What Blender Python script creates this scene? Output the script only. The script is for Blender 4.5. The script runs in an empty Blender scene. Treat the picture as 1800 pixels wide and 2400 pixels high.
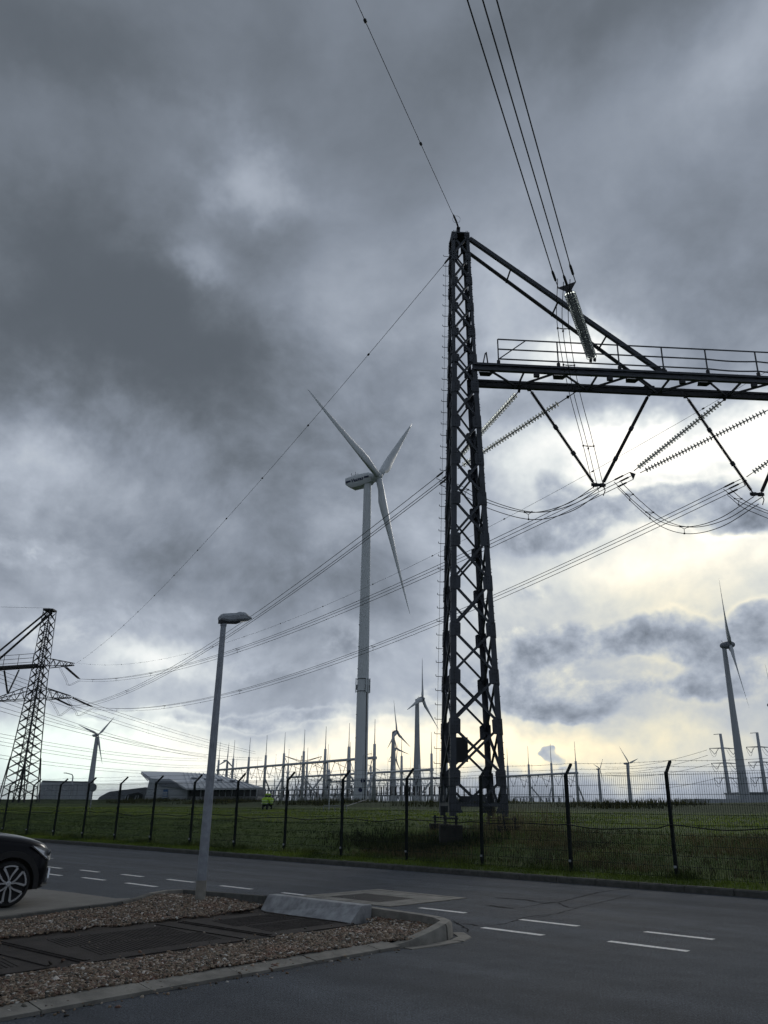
import bpy, bmesh, math, random
import numpy as np
from mathutils import Vector, Matrix, Euler

random.seed(7); RNG = np.random.default_rng(7)
scene = bpy.context.scene
COL = scene.collection

# ------------------------------------------------------------------ camera
FPX, PITCH, ROLL, EYE = 1861.0, 0.3591, 0.0147, 1.5      # focal length for an 1800 px wide picture
cp, sp = math.cos(PITCH), math.sin(PITCH)
right = Vector((1, 0, 0)); fwd = Vector((0, cp, sp)); up = Vector((0, -sp, cp))
r2 = right*math.cos(ROLL) + up*math.sin(ROLL)
u2 = up*math.cos(ROLL) - right*math.sin(ROLL)
cam_d = bpy.data.cameras.new('camera'); cam = bpy.data.objects.new('camera', cam_d); COL.objects.link(cam)
cam_d.sensor_fit = 'HORIZONTAL'; cam_d.sensor_width = 36.0; cam_d.lens = 36.0*FPX/1800.0
cam_d.clip_start = 0.1; cam_d.clip_end = 20000
M = Matrix.Identity(4)
for i in range(3):
    M[i][0] = r2[i]; M[i][1] = u2[i]; M[i][2] = -fwd[i]
M[2][3] = EYE
cam.matrix_world = M
scene.camera = cam

def ray(px, py):                                         # direction through a point measured in the photograph
    a, b = px-900, py-1200
    x = a*math.cos(ROLL) + b*math.sin(ROLL); y = -a*math.sin(ROLL) + b*math.cos(ROLL)
    return Vector((x/FPX, cp + y/FPX*sp, sp - y/FPX*cp))
def at(px, py, Y):                                       # the point of that direction at a known distance Y
    d = ray(px, py); return Vector((0, 0, EYE)) + d*(Y/d.y)
def atz(px, py, z=0.0):                                  # the point of that direction at a known height z
    d = ray(px, py); return Vector((0, 0, EYE)) + d*((z-EYE)/d.z)
DS = 1800.0/1659.0
def ds(x, y): return (x*DS, y*DS)

# ------------------------------------------------------------------ sky and light
SUN_DIR = ray(1420, 930).normalized()
SUN_EL = math.asin(SUN_DIR.z); SUN_AZ = math.atan2(SUN_DIR.x, SUN_DIR.y)

world = bpy.data.worlds.new('World'); scene.world = world; world.use_nodes = True
wn = world.node_tree.nodes; wl = world.node_tree.links; wn.clear()
def W(t, **k):
    n = wn.new(t)
    for a, v in k.items(): setattr(n, a, v)
    return n
def wset(n, i, v):
    if hasattr(v, 'is_output') or hasattr(v, 'links'): wl.new(v, n.inputs[i])
    else: n.inputs[i].default_value = v
def wm(op, a, b=None, c=None, clamp=False):
    n = W('ShaderNodeMath', operation=op); n.use_clamp = clamp
    wset(n, 0, a)
    if b is not None: wset(n, 1, b)
    if c is not None: wset(n, 2, c)
    return n.outputs[0]
def wv(op, a, b=None, scale=None):
    n = W('ShaderNodeVectorMath', operation=op); wset(n, 0, a)
    if b is not None: wset(n, 1, b)
    if scale is not None: wset(n, 3, scale)
    return n.outputs['Value'] if op in ('LENGTH', 'DOT_PRODUCT') else n.outputs[0]
def wnoise(vec, scale, detail=4, rough=0.5, dist=0.0):
    n = W('ShaderNodeTexNoise'); n.noise_dimensions = '3D'
    wl.new(vec, n.inputs['Vector']); n.inputs['Scale'].default_value = scale
    n.inputs['Detail'].default_value = detail; n.inputs['Roughness'].default_value = rough
    n.inputs['Distortion'].default_value = dist
    return n
def wsmooth(x, lo, hi):
    n = W('ShaderNodeMapRange', interpolation_type='SMOOTHSTEP'); wl.new(x, n.inputs[0])
    n.inputs[1].default_value = lo; n.inputs[2].default_value = hi
    return n.outputs[0]

tc = W('ShaderNodeTexCoord'); d0 = wv('NORMALIZE', tc.outputs['Generated'])
sep = W('ShaderNodeSeparateXYZ'); wl.new(d0, sep.inputs[0])
wq = wv('SCALE', wv('SUBTRACT', wnoise(d0, 1.7, 2, 0.55).outputs['Color'], (0.5, 0.5, 0.5)), scale=0.34)
P2 = wv('MULTIPLY', wv('ADD', d0, wq), (1.0, 1.0, 1.25))
n1 = wnoise(P2, 1.5, 3, 0.50).outputs[0]
n3 = wnoise(wv('ADD', P2, (7.3, 1.1, 0)), 3.0, 4, 0.50).outputs[0]
n2 = wnoise(P2, 6.5, 4, 0.52).outputs[0]
pv = wv('MULTIPLY', wv('ADD', d0, wv('SCALE', wv('SUBTRACT', wnoise(d0, 4.0, 1, 0.5).outputs['Color'], (0.5, 0.5, 0.5)), scale=0.10)), (1.0, 1.0, 1.22))
puff = wnoise(pv, 7.2, 7, 0.57).outputs[0]
puff2 = wnoise(wv('ADD', pv, tuple(SUN_DIR*0.024)), 7.2, 6, 0.57).outputs[0]
n3 = wnoise(wv('ADD', P2, (7.3, 1.1, 0)), 1.7, 6, 0.5).outputs[0]
# ragged direction for the large cloud masses
wd = wv('SCALE', wv('SUBTRACT', wnoise(d0, 6.0, 5, 0.64).outputs['Color'], (0.5, 0.5, 0.5)), scale=0.17)
wd2 = wv('MULTIPLY', wd, (1.0, 1.0, 0.75))
dw = wv('ADD', d0, wd2)
wdl = wv('SCALE', wd2, scale=0.42); dl = wv('ADD', d0, wdl)
def blob(x, y, sx, sy, vec):                             # a cloud mass: centre and half sizes as measured (1659 px wide view)
    c = ray(*ds(x, y)).normalized()
    rt = Vector((0, 0, 1)).cross(c); rt = -rt.normalized(); uu = rt.cross(c).normalized()
    k = (ray(*ds(x+1, y)).normalized()-c).length
    a = wv('DOT_PRODUCT', vec, tuple(rt/(sx*k))); b = wv('DOT_PRODUCT', vec, tuple(uu/(sy*k)))
    return wm('POWER', 0.36788, wm('MULTIPLY_ADD', a, a, wm('MULTIPLY', b, b)))
front = wsmooth(sep.outputs[1], 0.02, 0.30)               # the measured masses lie ahead; behind the camera the plain overcast goes on
SKY_BASE = 0.50
HIGH = [  # the overcast itself: x, y, sx, sy, lightness change
    (150, 90, 330, 100, -0.06), (60, 300, 150, 130, 0.04), (470, 250, 170, 70, 0.05), (560, 370, 130, 75, 0.17),
    (230, 690, 340, 190, -0.21), (430, 560, 80, 60, 0.12), (520, 800, 200, 120, -0.09), (800, 640, 140, 160, 0.04),
    (1150, 90, 300, 90, -0.06), (1640, 60, 150, 130, 0.09), (1480, 470, 230, 140, -0.06), (1620, 640, 120, 90, -0.04),
    (1130, 640, 110, 130, 0.16), (1250, 755, 95, 70, 0.40), (1110, 800, 70, 70, 0.10), (1380, 770, 80, 60, 0.10),
    (60, 1010, 200, 90, 0.17), (640, 1010, 200, 120, -0.07), (700, 1250, 170, 80, -0.09), (330, 1190, 180, 45, -0.06),
    (150, 1350, 420, 150, 0.11), (850, 1430, 330, 140, 0.10), (370, 1430, 130, 40, 0.22),
    (1400, 1230, 420, 230, 0.36), (1350, 970, 190, 75, 0.46), (1640, 960, 150, 90, 0.36), (1590, 1190, 150, 50, 0.10), (1240, 1240, 90, 40, 0.06), (1100, 1000, 90, 80, 0.16),
    (1420, 1620, 460, 120, 0.28), (560, 1640, 420, 66, 0.36), (120, 1620, 250, 120, 0.34), (1000, 1625, 260, 70, 0.36)]
CUM = [  # broken lower clouds in front of it: x, y, sx, sy, cover
    (1430, 1085, 190, 60, 0.95), (1240, 1120, 110, 55, 0.80), (1180, 1040, 80, 40, 0.40), (1600, 1130, 110, 40, 0.65),
    (1330, 1395, 150, 50, 1.05), (1440, 1365, 70, 40, 0.85), (1150, 1430, 120, 60, 0.95), (1180, 1530, 140, 28, 1.05),
    (1610, 1420, 120, 70, 1.00), (1645, 1335, 50, 40, 0.80), (1470, 1490, 220, 30, 0.85), (1100, 1180, 90, 50, 0.70), (1330, 1480, 90, 25, 0.5),
    (1130, 1280, 80, 40, 0.55), (980, 1500, 110, 36, 0.75), (1168, 1628, 13, 10, 0.85), (1184, 1640, 16, 13, 0.95), (1202, 1652, 13, 9, 0.8), (1178, 1618, 9, 8, 0.6), (1216, 1668, 11, 8, 0.7),
    (720, 1545, 190, 24, 0.90), (520, 1550, 150, 20, 0.75), (620, 1440, 180, 50, 0.62), (230, 1552, 130, 22, 0.72), (820, 1390, 140, 60, 0.55),
    (120, 1370, 220, 45, 0.60), (400, 1330, 200, 40, 0.55), (60, 1180, 200, 50, 0.45), (560, 1210, 200, 60, 0.55)]
def total(bl, vec):
    acc = None
    for (x, y, sx, sy, a) in bl:
        e = blob(x, y, sx, sy, vec); acc = wm('MULTIPLY', e, a) if acc is None else wm('MULTIPLY_ADD', e, a, acc)
    return wm('MULTIPLY', acc, front)
lum = wm('ADD', total(HIGH, dw), SKY_BASE)
lum = wm('MULTIPLY_ADD', wm('SUBTRACT', wsmooth(n1, 0.36, 0.64), 0.5), 0.11, lum)
lum = wm('MULTIPLY_ADD', wm('SUBTRACT', n3, 0.5), 0.26, lum)
upz = wsmooth(sep.outputs[2], 0.40, 0.72)
lum = wm('MULTIPLY_ADD', wm('SUBTRACT', n2, 0.5), wm('MULTIPLY_ADD', upz, -0.07, 0.17), lum)
# broken clouds: torn edges, sides towards the sun lighter
relief = wm('SUBTRACT', puff, puff2)
cumt = total(CUM, dl)
f_c = wm('MULTIPLY_ADD', wm('SUBTRACT', puff, 0.5), wm('MULTIPLY', wm('MULTIPLY_ADD', cumt, 1.5, 0.05, clamp=True), 2.9), wm('MULTIPLY', cumt, 0.90))
al = wsmooth(f_c, 0.36, 0.72)
edge = wm('MULTIPLY', wsmooth(f_c, 0.16, 0.42), wm('SUBTRACT', 1.0, al))
lum_c = wm('MULTIPLY_ADD', wsmooth(f_c, 0.55, 1.45), -0.13, 0.625)
lum_c = wm('MULTIPLY_ADD', relief, 1.5, lum_c)
lum_c = wm('MULTIPLY_ADD', wm('SUBTRACT', lum, 0.55), 0.22, lum_c)
lum = wm('MULTIPLY_ADD', relief, wm('MULTIPLY_ADD', upz, -0.28, 0.36), lum)
lum = wm('MULTIPLY_ADD', wm('MULTIPLY', edge, wsmooth(n3, 0.42, 0.62)), 0.08, lum)
lm = W('ShaderNodeMix', data_type='FLOAT'); wset(lm, 0, wm('MULTIPLY', al, 0.92)); wset(lm, 2, lum); wset(lm, 3, lum_c); lum = lm.outputs[0]
lum = wm('SMOOTH_MAX', lum, 0.36, 0.10)
ramp = W('ShaderNodeValToRGB'); cr = ramp.color_ramp
STOPS = [(0.18, (.175, .195, .215)), (0.40, (.378, .405, .438)), (0.52, (.500, .532, .580)), (0.66, (.648, .680, .728)), (0.82, (.838, .860, .868)), (0.97, (1.0, 1.0, .985))]
cr.elements[0].position, cr.elements[1].position = STOPS[0][0], STOPS[-1][0]
for p, c in STOPS[1:-1]: cr.elements.new(p)
for e, (p, c) in zip(cr.elements, STOPS): e.position = p; e.color = (*c, 1)
wl.new(lum, ramp.inputs[0])
warm = wm('MULTIPLY', wm('ADD', blob(1500, 1500, 520, 330, dl), wm('MULTIPLY', blob(900, 1640, 420, 80, dl), 0.6), clamp=True), front)
cool = wm('MULTIPLY', blob(110, 1640, 260, 130, dl), front)
bright = wsmooth(lum, 0.62, 0.95)
def wmix(f, a, b, mode='MIX'):
    n = W('ShaderNodeMix', data_type='RGBA', blend_type=mode); wset(n, 0, f)
    wset(n, 6, a); wset(n, 7, b); return n.outputs[2]
csky = wmix(wm('MULTIPLY', warm, bright), ramp.outputs[0], (1.04, 0.975, 0.84, 1), 'MULTIPLY')
csky = wmix(wm('MULTIPLY', cool, bright), csky, (0.93, 0.99, 0.975, 1), 'MULTIPLY')
gm = W('ShaderNodeGamma'); wl.new(csky, gm.inputs[0]); gm.inputs[1].default_value = 2.2
cloud = wv('SCALE', gm.outputs[0], scale=10.0)
sky = W('ShaderNodeTexSky', sky_type='NISHITA'); sky.sun_disc = False
sky.sun_elevation = SUN_EL; sky.sun_rotation = SUN_AZ; sky.air_density = 1.0; sky.dust_density = 2.0
gap = wm('MULTIPLY', wsmooth(lum, 0.86, 1.25), 0.12)
skymix = wmix(gap, cloud, sky.outputs[0])
bg = W('ShaderNodeBackground'); wl.new(skymix, bg.inputs[0]); bg.inputs[1].default_value = 0.1
wo = W('ShaderNodeOutputWorld'); wl.new(bg.outputs[0], wo.inputs[0])
world.cycles.sampling_method = 'MANUAL'; world.cycles.sample_map_resolution = 512

sun_d = bpy.data.lights.new('sun', 'SUN'); sun_d.energy = 0.6; sun_d.angle = math.radians(14); sun_d.color = (1.0, 0.96, 0.90)
sun = bpy.data.objects.new('sun', sun_d); COL.objects.link(sun)
sun.rotation_euler = (-SUN_DIR).to_track_quat('-Z', 'Y').to_euler()
scene.view_settings.view_transform = 'Standard'; scene.view_settings.look = 'None'
scene.view_settings.exposure = 0.15; scene.view_settings.gamma = 1.0
scene.render.engine = 'CYCLES'; scene.cycles.max_bounces = 6; scene.cycles.transparent_max_bounces = 16
scene.cycles.use_denoising = True
scene.cycles.use_adaptive_sampling = True; scene.cycles.adaptive_threshold = 0.02; scene.cycles.adaptive_min_samples = 12

# ------------------------------------------------------------------ helpers
MATS = {}
def mat(name, col, rough=0.7, metal=0.0, var=0.0, scale=6.0, bump=0.0, bscale=40.0, col2=None, spec=0.5, coat=0.0, trans=0.0, coord='Object', detail=6):
    if name in MATS: return MATS[name]
    m = bpy.data.materials.new(name); m.use_nodes = True; MATS[name] = m
    nt = m.node_tree; b = nt.nodes['Principled BSDF']
    b.inputs['Base Color'].default_value = (*col, 1); b.inputs['Roughness'].default_value = rough
    b.inputs['Metallic'].default_value = metal; b.inputs['Specular IOR Level'].default_value = spec
    b.inputs['Coat Weight'].default_value = coat; b.inputs['Transmission Weight'].default_value = trans
    if var or col2 or bump:
        tcn = nt.nodes.new('ShaderNodeTexCoord')
        src = tcn.outputs['Object']
        if coord == 'World':
            g = nt.nodes.new('ShaderNodeNewGeometry'); src = g.outputs['Position']
        if var or col2:
            no = nt.nodes.new('ShaderNodeTexNoise'); no.inputs['Scale'].default_value = scale; no.inputs['Detail'].default_value = detail; no.inputs['Roughness'].default_value = 0.62
            nt.links.new(src, no.inputs['Vector'])
            cr = nt.nodes.new('ShaderNodeValToRGB'); cr.color_ramp.elements[0].position = 0.32; cr.color_ramp.elements[1].position = 0.68
            c2 = col2 if col2 else tuple(min(1, c*(1+var)) for c in col)
            c1 = col if col2 else tuple(c*(1-var) for c in col)
            cr.color_ramp.elements[0].color = (*c1, 1); cr.color_ramp.elements[1].color = (*c2, 1)
            nt.links.new(no.outputs[0], cr.inputs[0]); nt.links.new(cr.outputs[0], b.inputs['Base Color'])
            mr = nt.nodes.new('ShaderNodeMapRange'); mr.inputs[3].default_value = max(0.03, rough-0.1); mr.inputs[4].default_value = min(1, rough+0.1)
            nt.links.new(no.outputs[0], mr.inputs[0]); nt.links.new(mr.outputs[0], b.inputs['Roughness'])
        if bump:
            nb = nt.nodes.new('ShaderNodeTexNoise'); nb.inputs['Scale'].default_value = bscale; nb.inputs['Detail'].default_value = 5
            nt.links.new(src, nb.inputs['Vector'])
            bp = nt.nodes.new('ShaderNodeBump'); bp.inputs['Strength'].default_value = bump; bp.inputs['Distance'].default_value = 0.02
            nt.links.new(nb.outputs[0], bp.inputs['Height']); nt.links.new(bp.outputs[0], b.inputs['Normal'])
    return m

class MB:
    def __init__(s): s.v = []; s.f = []
    def add(s, vs, fs):
        o = len(s.v); s.v += [tuple(v) for v in vs]; s.f += [tuple(i+o for i in f) for f in fs]; return s
    def hexa(s, p):
        return s.add(p, [(0, 3, 2, 1), (4, 5, 6, 7), (0, 1, 5, 4), (1, 2, 6, 5), (2, 3, 7, 6), (3, 0, 4, 7)])
    def box(s, c, size, R=None):
        c = Vector(c); hx, hy, hz = size[0]/2, size[1]/2, size[2]/2
        p = [Vector(q) for q in ((-hx, -hy, -hz), (hx, -hy, -hz), (hx, hy, -hz), (-hx, hy, -hz), (-hx, -hy, hz), (hx, -hy, hz), (hx, hy, hz), (-hx, hy, hz))]
        if R is not None: p = [R @ q for q in p]
        return s.hexa([c+q for q in p])
    def bar(s, a, b, w, h, side=None, w1=None, h1=None):       # rectangular bar; w along side, h across
        a, b = Vector(a), Vector(b); d = (b-a).normalized()
        sd = Vector(side) if side is not None else (Vector((0, 0, 1)) if abs(d.z) < .9 else Vector((1, 0, 0))).cross(d)
        sd = (sd - d*sd.dot(d)).normalized(); t = d.cross(sd)
        w1 = w if w1 is None else w1; h1 = h if h1 is None else h1
        p = [a+sd*x*w/2+t*y*h/2 for x, y in ((-1, -1), (1, -1), (1, 1), (-1, 1))] + [b+sd*x*w1/2+t*y*h1/2 for x, y in ((-1, -1), (1, -1), (1, 1), (-1, 1))]
        return s.hexa(p)
    def ell(s, a, b, w, th, s1, s2):                            # steel angle profile with its corner on a-b, legs along s1 and s2
        a, b = Vector(a), Vector(b); d = (b-a).normalized()
        s1 = Vector(s1); s1 = (s1-d*s1.dot(d)).normalized(); s2 = Vector(s2); s2 = (s2-d*s2.dot(d)).normalized()
        prof = [(0, 0), (w, 0), (w, th), (th, th), (th, w), (0, w)]
        vs = [a+s1*x+s2*y for x, y in prof] + [b+s1*x+s2*y for x, y in prof]
        fs = [(i, (i+1) % 6, 6+(i+1) % 6, 6+i) for i in range(6)] + [(3, 2, 1, 0), (5, 4, 3, 0), (6, 7, 8, 9), (6, 9, 10, 11)]
        return s.add(vs, fs)
    def tube(s, pts, r, n=8, cap=True):
        pts = [Vector(p) for p in pts]; rs = r if isinstance(r, (list, tuple)) else [r]*len(pts)
        vs = []; fs = []; prev = None
        for i, p in enumerate(pts):
            d = (pts[min(i+1, len(pts)-1)] - pts[max(i-1, 0)]).normalized()
            if prev is None:
                x = (Vector((0, 0, 1)) if abs(d.z) < .9 else Vector((1, 0, 0))).cross(d).normalized()
            else: x = (prev-d*prev.dot(d)).normalized()
            prev = x; y = d.cross(x)
            vs += [p + x*math.cos(2*math.pi*k/n)*rs[i] + y*math.sin(2*math.pi*k/n)*rs[i] for k in range(n)]
        for i in range(len(pts)-1):
            for k in range(n): fs.append((i*n+k, i*n+(k+1) % n, (i+1)*n+(k+1) % n, (i+1)*n+k))
        if cap: fs += [tuple(range(n-1, -1, -1)), tuple((len(pts)-1)*n+k for k in range(n))]
        return s.add(vs, fs)
    def lathe(s, a, b, prof, n=12):                             # prof: (t along a-b in metres, radius)
        a, b = Vector(a), Vector(b); d = (b-a).normalized()
        x = (Vector((0, 0, 1)) if abs(d.z) < .9 else Vector((1, 0, 0))).cross(d).normalized(); y = d.cross(x)
        vs = []; fs = []
        for t, r in prof: vs += [a+d*t+x*math.cos(2*math.pi*k/n)*r+y*math.sin(2*math.pi*k/n)*r for k in range(n)]
        for i in range(len(prof)-1):
            for k in range(n): fs.append((i*n+k, i*n+(k+1) % n, (i+1)*n+(k+1) % n, (i+1)*n+k))
        fs += [tuple(range(n-1, -1, -1)), tuple((len(prof)-1)*n+k for k in range(n))]
        return s.add(vs, fs)
    def prism(s, pts, off):                                     # polygon pushed along a vector
        pts = [Vector(p) for p in pts]; off = Vector(off); n = len(pts)
        return s.add(pts+[p+off for p in pts], [tuple(range(n-1, -1, -1)), tuple(range(n, 2*n))] + [(i, (i+1) % n, n+(i+1) % n, n+i) for i in range(n)])
    def mesh(s, name, m, smooth=False):
        me = bpy.data.meshes.new(name); me.from_pydata(s.v, [], s.f); me.validate(); me.update()
        if m is not None: me.materials.append(m)
        if smooth:
            me.polygons.foreach_set('use_smooth', [True]*len(me.polygons))
        return me
    def build(s, name, m, parent=None, smooth=False, fix=True, local=False):
        me = s.mesh(name, m, smooth)
        if fix:
            bm = bmesh.new(); bm.from_mesh(me); bmesh.ops.recalc_face_normals(bm, faces=bm.faces); bm.to_mesh(me); bm.free()
        return link(name, me, parent, local=local)
def link(name, me, parent=None, loc=None, local=False):
    o = bpy.data.objects.new(name, me); COL.objects.link(o)
    if loc is not None: o.location = loc
    if parent is not None:
        o.parent = parent
        if not local and parent.type == 'EMPTY': o.matrix_parent_inverse = Matrix.Translation(-parent.location)   # meshes are built where they stand
    return o
def tag(o, label=None, cat=None, group=None, kind=None):
    if label: o['label'] = label
    if cat: o['category'] = cat
    if group: o['group'] = group
    if kind: o['kind'] = kind
    return o
def thing(name, label, cat, loc=(0, 0, 0), group=None):
    o = bpy.data.objects.new(name, None); COL.objects.link(o); o.location = loc
    o.empty_display_size = 0.1
    return tag(o, label, cat, group)
def sharp(o, ang=35):
    me = o.data; me.polygons.foreach_set('use_smooth', [True]*len(me.polygons))
    me.set_sharp_from_angle(angle=math.radians(ang)); return o

# local frame of the road: m runs along the fence, n points from the camera's side across the road
TH = -0.7414
EM = Vector((math.cos(TH), math.sin(TH), 0)); EN = Vector((-math.sin(TH), math.cos(TH), 0))
def mn(m, n, z=0.0): return EM*m + EN*n + Vector((0, 0, z))
def to_mn(p): return (p.dot(EM), p.dot(EN))

# ------------------------------------------------------------------ materials
def tune_asphalt():
    m = mat('asphalt', (.044, .052, .063), 0.86, spec=.3, var=0.0, bump=0.55, bscale=170, col2=(.064, .074, .088), scale=0.45, coord='World', detail=10)
    nt = m.node_tree; b = nt.nodes['Principled BSDF']
    g = nt.nodes.new('ShaderNodeNewGeometry')
    sp_ = nt.nodes.new('ShaderNodeTexNoise'); sp_.inputs['Scale'].default_value = 75; sp_.inputs['Detail'].default_value = 2
    nt.links.new(g.outputs['Position'], sp_.inputs['Vector'])
    rp = nt.nodes.new('ShaderNodeValToRGB'); rp.color_ramp.elements[0].position = .38; rp.color_ramp.elements[0].color = (.55, .55, .55, 1)
    rp.color_ramp.elements[1].position = .72; rp.color_ramp.elements[1].color = (1.75, 1.75, 1.75, 1)
    nt.links.new(sp_.outputs[0], rp.inputs[0])
    mx = nt.nodes.new('ShaderNodeMix'); mx.data_type = 'RGBA'; mx.blend_type = 'MULTIPLY'; mx.inputs[0].default_value = 1
    old = b.inputs['Base Color'].links[0].from_socket
    mpn = nt.nodes.new('ShaderNodeMapping'); mpn.vector_type = 'TEXTURE'; mpn.inputs['Rotation'].default_value = (0, 0, -0.7414); mpn.inputs['Scale'].default_value = (9, .8, 1); nt.links.new(g.outputs['Position'], mpn.inputs[0])
    ln = nt.nodes.new('ShaderNodeTexNoise'); ln.inputs['Scale'].default_value = 1.0; ln.inputs['Detail'].default_value = 4; nt.links.new(mpn.outputs[0], ln.inputs['Vector'])
    gr2 = nt.nodes.new('ShaderNodeTexNoise'); gr2.inputs['Scale'].default_value = 38; gr2.inputs['Detail'].default_value = 3; gr2.inputs['Roughness'].default_value = .75; nt.links.new(g.outputs['Position'], gr2.inputs['Vector'])
    pt_ = nt.nodes.new('ShaderNodeTexNoise'); pt_.inputs['Scale'].default_value = 2.3; pt_.inputs['Detail'].default_value = 7; pt_.inputs['Roughness'].default_value = .7; nt.links.new(g.outputs['Position'], pt_.inputs['Vector'])
    for src_, lo, hi in ((ln, .76, 1.28), (gr2, .50, 1.62), (pt_, .80, 1.22)):
        mr_ = nt.nodes.new('ShaderNodeMapRange'); mr_.inputs[1].default_value = .3; mr_.inputs[2].default_value = .7; mr_.inputs[3].default_value = lo; mr_.inputs[4].default_value = hi; nt.links.new(src_.outputs[0], mr_.inputs[0])
        vm = nt.nodes.new('ShaderNodeVectorMath'); vm.operation = 'SCALE'; nt.links.new(old, vm.inputs[0]); nt.links.new(mr_.outputs[0], vm.inputs['Scale']); old = vm.outputs[0]
    nt.links.new(old, mx.inputs[6]); nt.links.new(rp.outputs[0], mx.inputs[7]); nt.links.new(mx.outputs[2], b.inputs['Base Color'])
    return m
M_ASPH = tune_asphalt()
M_CONC = mat('kerb_concrete', (.205, .195, .17), .88, var=.38, scale=3.5, bump=.4, bscale=60, coord='World')
M_CONC_D = mat('dark_kerb_concrete', (.075, .075, .068), .9, var=.35, scale=7, bump=.4, bscale=60, coord='World')
M_CONC_B = mat('cast_concrete', (.30, .305, .31), .85, var=.34, scale=6, bump=.35, bscale=50, coord='World')
M_PAD = mat('pad_concrete', (.155, .15, .135), .9, var=.15, scale=3, bump=.3, bscale=80, coord='World')
def worn_paint():
    m = mat('road_paint', (.78, .78, .76), .7, bump=.3, bscale=120, coord='World'); nt = m.node_tree; b = nt.nodes['Principled BSDF']
    g = nt.nodes.new('ShaderNodeNewGeometry'); no = nt.nodes.new('ShaderNodeTexNoise'); no.inputs['Scale'].default_value = 34; no.inputs['Detail'].default_value = 6; no.inputs['Roughness'].default_value = .7
    nt.links.new(g.outputs['Position'], no.inputs['Vector']); cr = nt.nodes.new('ShaderNodeValToRGB'); e = cr.color_ramp.elements
    e[0].position = .33; e[0].color = (.10, .10, .105, 1); e[1].position = .50; e[1].color = (.76, .76, .74, 1)
    nt.links.new(no.outputs[0], cr.inputs[0]); nt.links.new(cr.outputs[0], b.inputs['Base Color']); return m
M_PAINT = worn_paint()
M_BITUM = mat('bitumen', (.018, .019, .021), .97, var=.2, scale=30, coord='World', spec=.05)
M_MAT = mat('cover_plate', (.043, .037, .033), .85, spec=.18, var=.35, scale=4, bump=.35, bscale=70, coord='World')
M_GRATE = mat('grate_iron', (.035, .032, .03), .6, metal=.3, var=.3, scale=8)
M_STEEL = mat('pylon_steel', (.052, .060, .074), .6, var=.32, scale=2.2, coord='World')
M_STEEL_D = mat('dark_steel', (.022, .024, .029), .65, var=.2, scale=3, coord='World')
M_GALV = mat('galvanised', (.30, .325, .36), .5, metal=.35, var=.22, scale=7, coord='World')
M_WIRE = mat('conductor', (.045, .047, .052), .5, metal=.3)
M_FENCE = mat('fence_green', (.010, .014, .014), .7, var=.2, scale=20, spec=.2)
M_FWIRE = mat('fence_wire', (.022, .032, .028), .75, spec=.2)
M_BARB = mat('barbed_wire', (.11, .115, .12), .5, metal=.5)
M_GLASS_I = mat('insulator_glass', (.48, .52, .51), .32, trans=.75, spec=.3)
M_PORC = mat('insulator_sheds', (.030, .028, .030), .35, var=.15, scale=20)
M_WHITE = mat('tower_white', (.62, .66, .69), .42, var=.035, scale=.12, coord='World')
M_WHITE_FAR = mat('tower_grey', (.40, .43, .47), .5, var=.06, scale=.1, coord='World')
M_GANTRY = mat('gantry_grey', (.50, .53, .56), .5, var=.08, scale=.6, coord='World')
M_NAVY = mat('navy_paint', (.012, .02, .075), .5)
M_BLACK = mat('black_rubber', (.012, .012, .013), .75)

# ------------------------------------------------------------------ ground, road, bank
g = MB(); S_ = 6000
g.add([(-S_, -S_, -.12), (S_, -S_, -.12), (S_, S_, -.12), (-S_, S_, -.12)], [(0, 1, 2, 3)])
tag(g.build('ground', mat('far_ground', (.06, .065, .04), .95, var=.2, scale=.02, coord='World')), kind='structure')

ROAD_N = 17.52
rb = MB(); nm, nn_ = 60, 24
rv = []; rf = []
for i in range(nm+1):
    for j in range(nn_+1):
        rv.append(mn(-140+i*280/nm, -60+j*(ROAD_N+60)/nn_, 0))
for i in range(nm):
    for j in range(nn_):
        a = i*(nn_+1)+j; rf.append((a, a+nn_+1, a+nn_+2, a+1))
rb.add(rv, rf)
road = tag(rb.build('road', M_ASPH), kind='structure')

def prof_z(n):                                           # height of the grass bank at distance n behind the kerb line
    pts = [(17.6, .13), (18.4, .17), (19.2, .24), (21.5, .62), (24.0, .98), (27, 1.12), (35, 1.26), (46, 1.46), (58, 1.78), (68, 2.25), (76, 2.52), (90, 2.55), (8000, 2.55)]
    for (a, za), (b, zb) in zip(pts, pts[1:]):
        if n <= b:
            t = (n-a)/(b-a); t = max(0, min(1, t)); t = t*t*(3-2*t) if b < 80 else t
            return za+(zb-za)*t
    return 2.55
def hsh(x, y): return math.sin(x*1.7+y*.6)*.5+math.sin(x*.53-y*1.3+1.1)*.3+math.sin(x*3.1+y*2.3)*.2
def bank_z(m, n):
    z = prof_z(n)
    if n > 18.6: z += hsh(m*.45, n*.45)*.07*min(1, (n-18.6)/2)
    # hollow with rough growth to the left of the pylon foot
    dx, dn = (m+18.2)/2.6, (n-21.6)/1.5
    z -= .30*math.exp(-(dx*dx+dn*dn))
    return z
ms = sorted(set([-6000, -3000, -1500, -800, -500, -350, -250, -200] + list(np.linspace(-160, 60, 221)) + [80, 110, 160, 250, 400, 800, 1500, 3000, 6000]))
ns = [17.64] + list(np.linspace(18, 30, 49)) + list(np.linspace(31, 80, 50)) + [85, 95, 120, 200, 400, 900, 2000, 4500, 8000]
tb = MB(); tv = []; tf = []
for m_ in ms:
    for n_ in ns: tv.append(mn(m_, n_, bank_z(m_, n_)))
L = len(ns)
for i in range(len(ms)-1):
    for j in range(L-1): tf.append((i*L+j, (i+1)*L+j, (i+1)*L+j+1, i*L+j+1))
tb.add(tv, tf)
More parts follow.
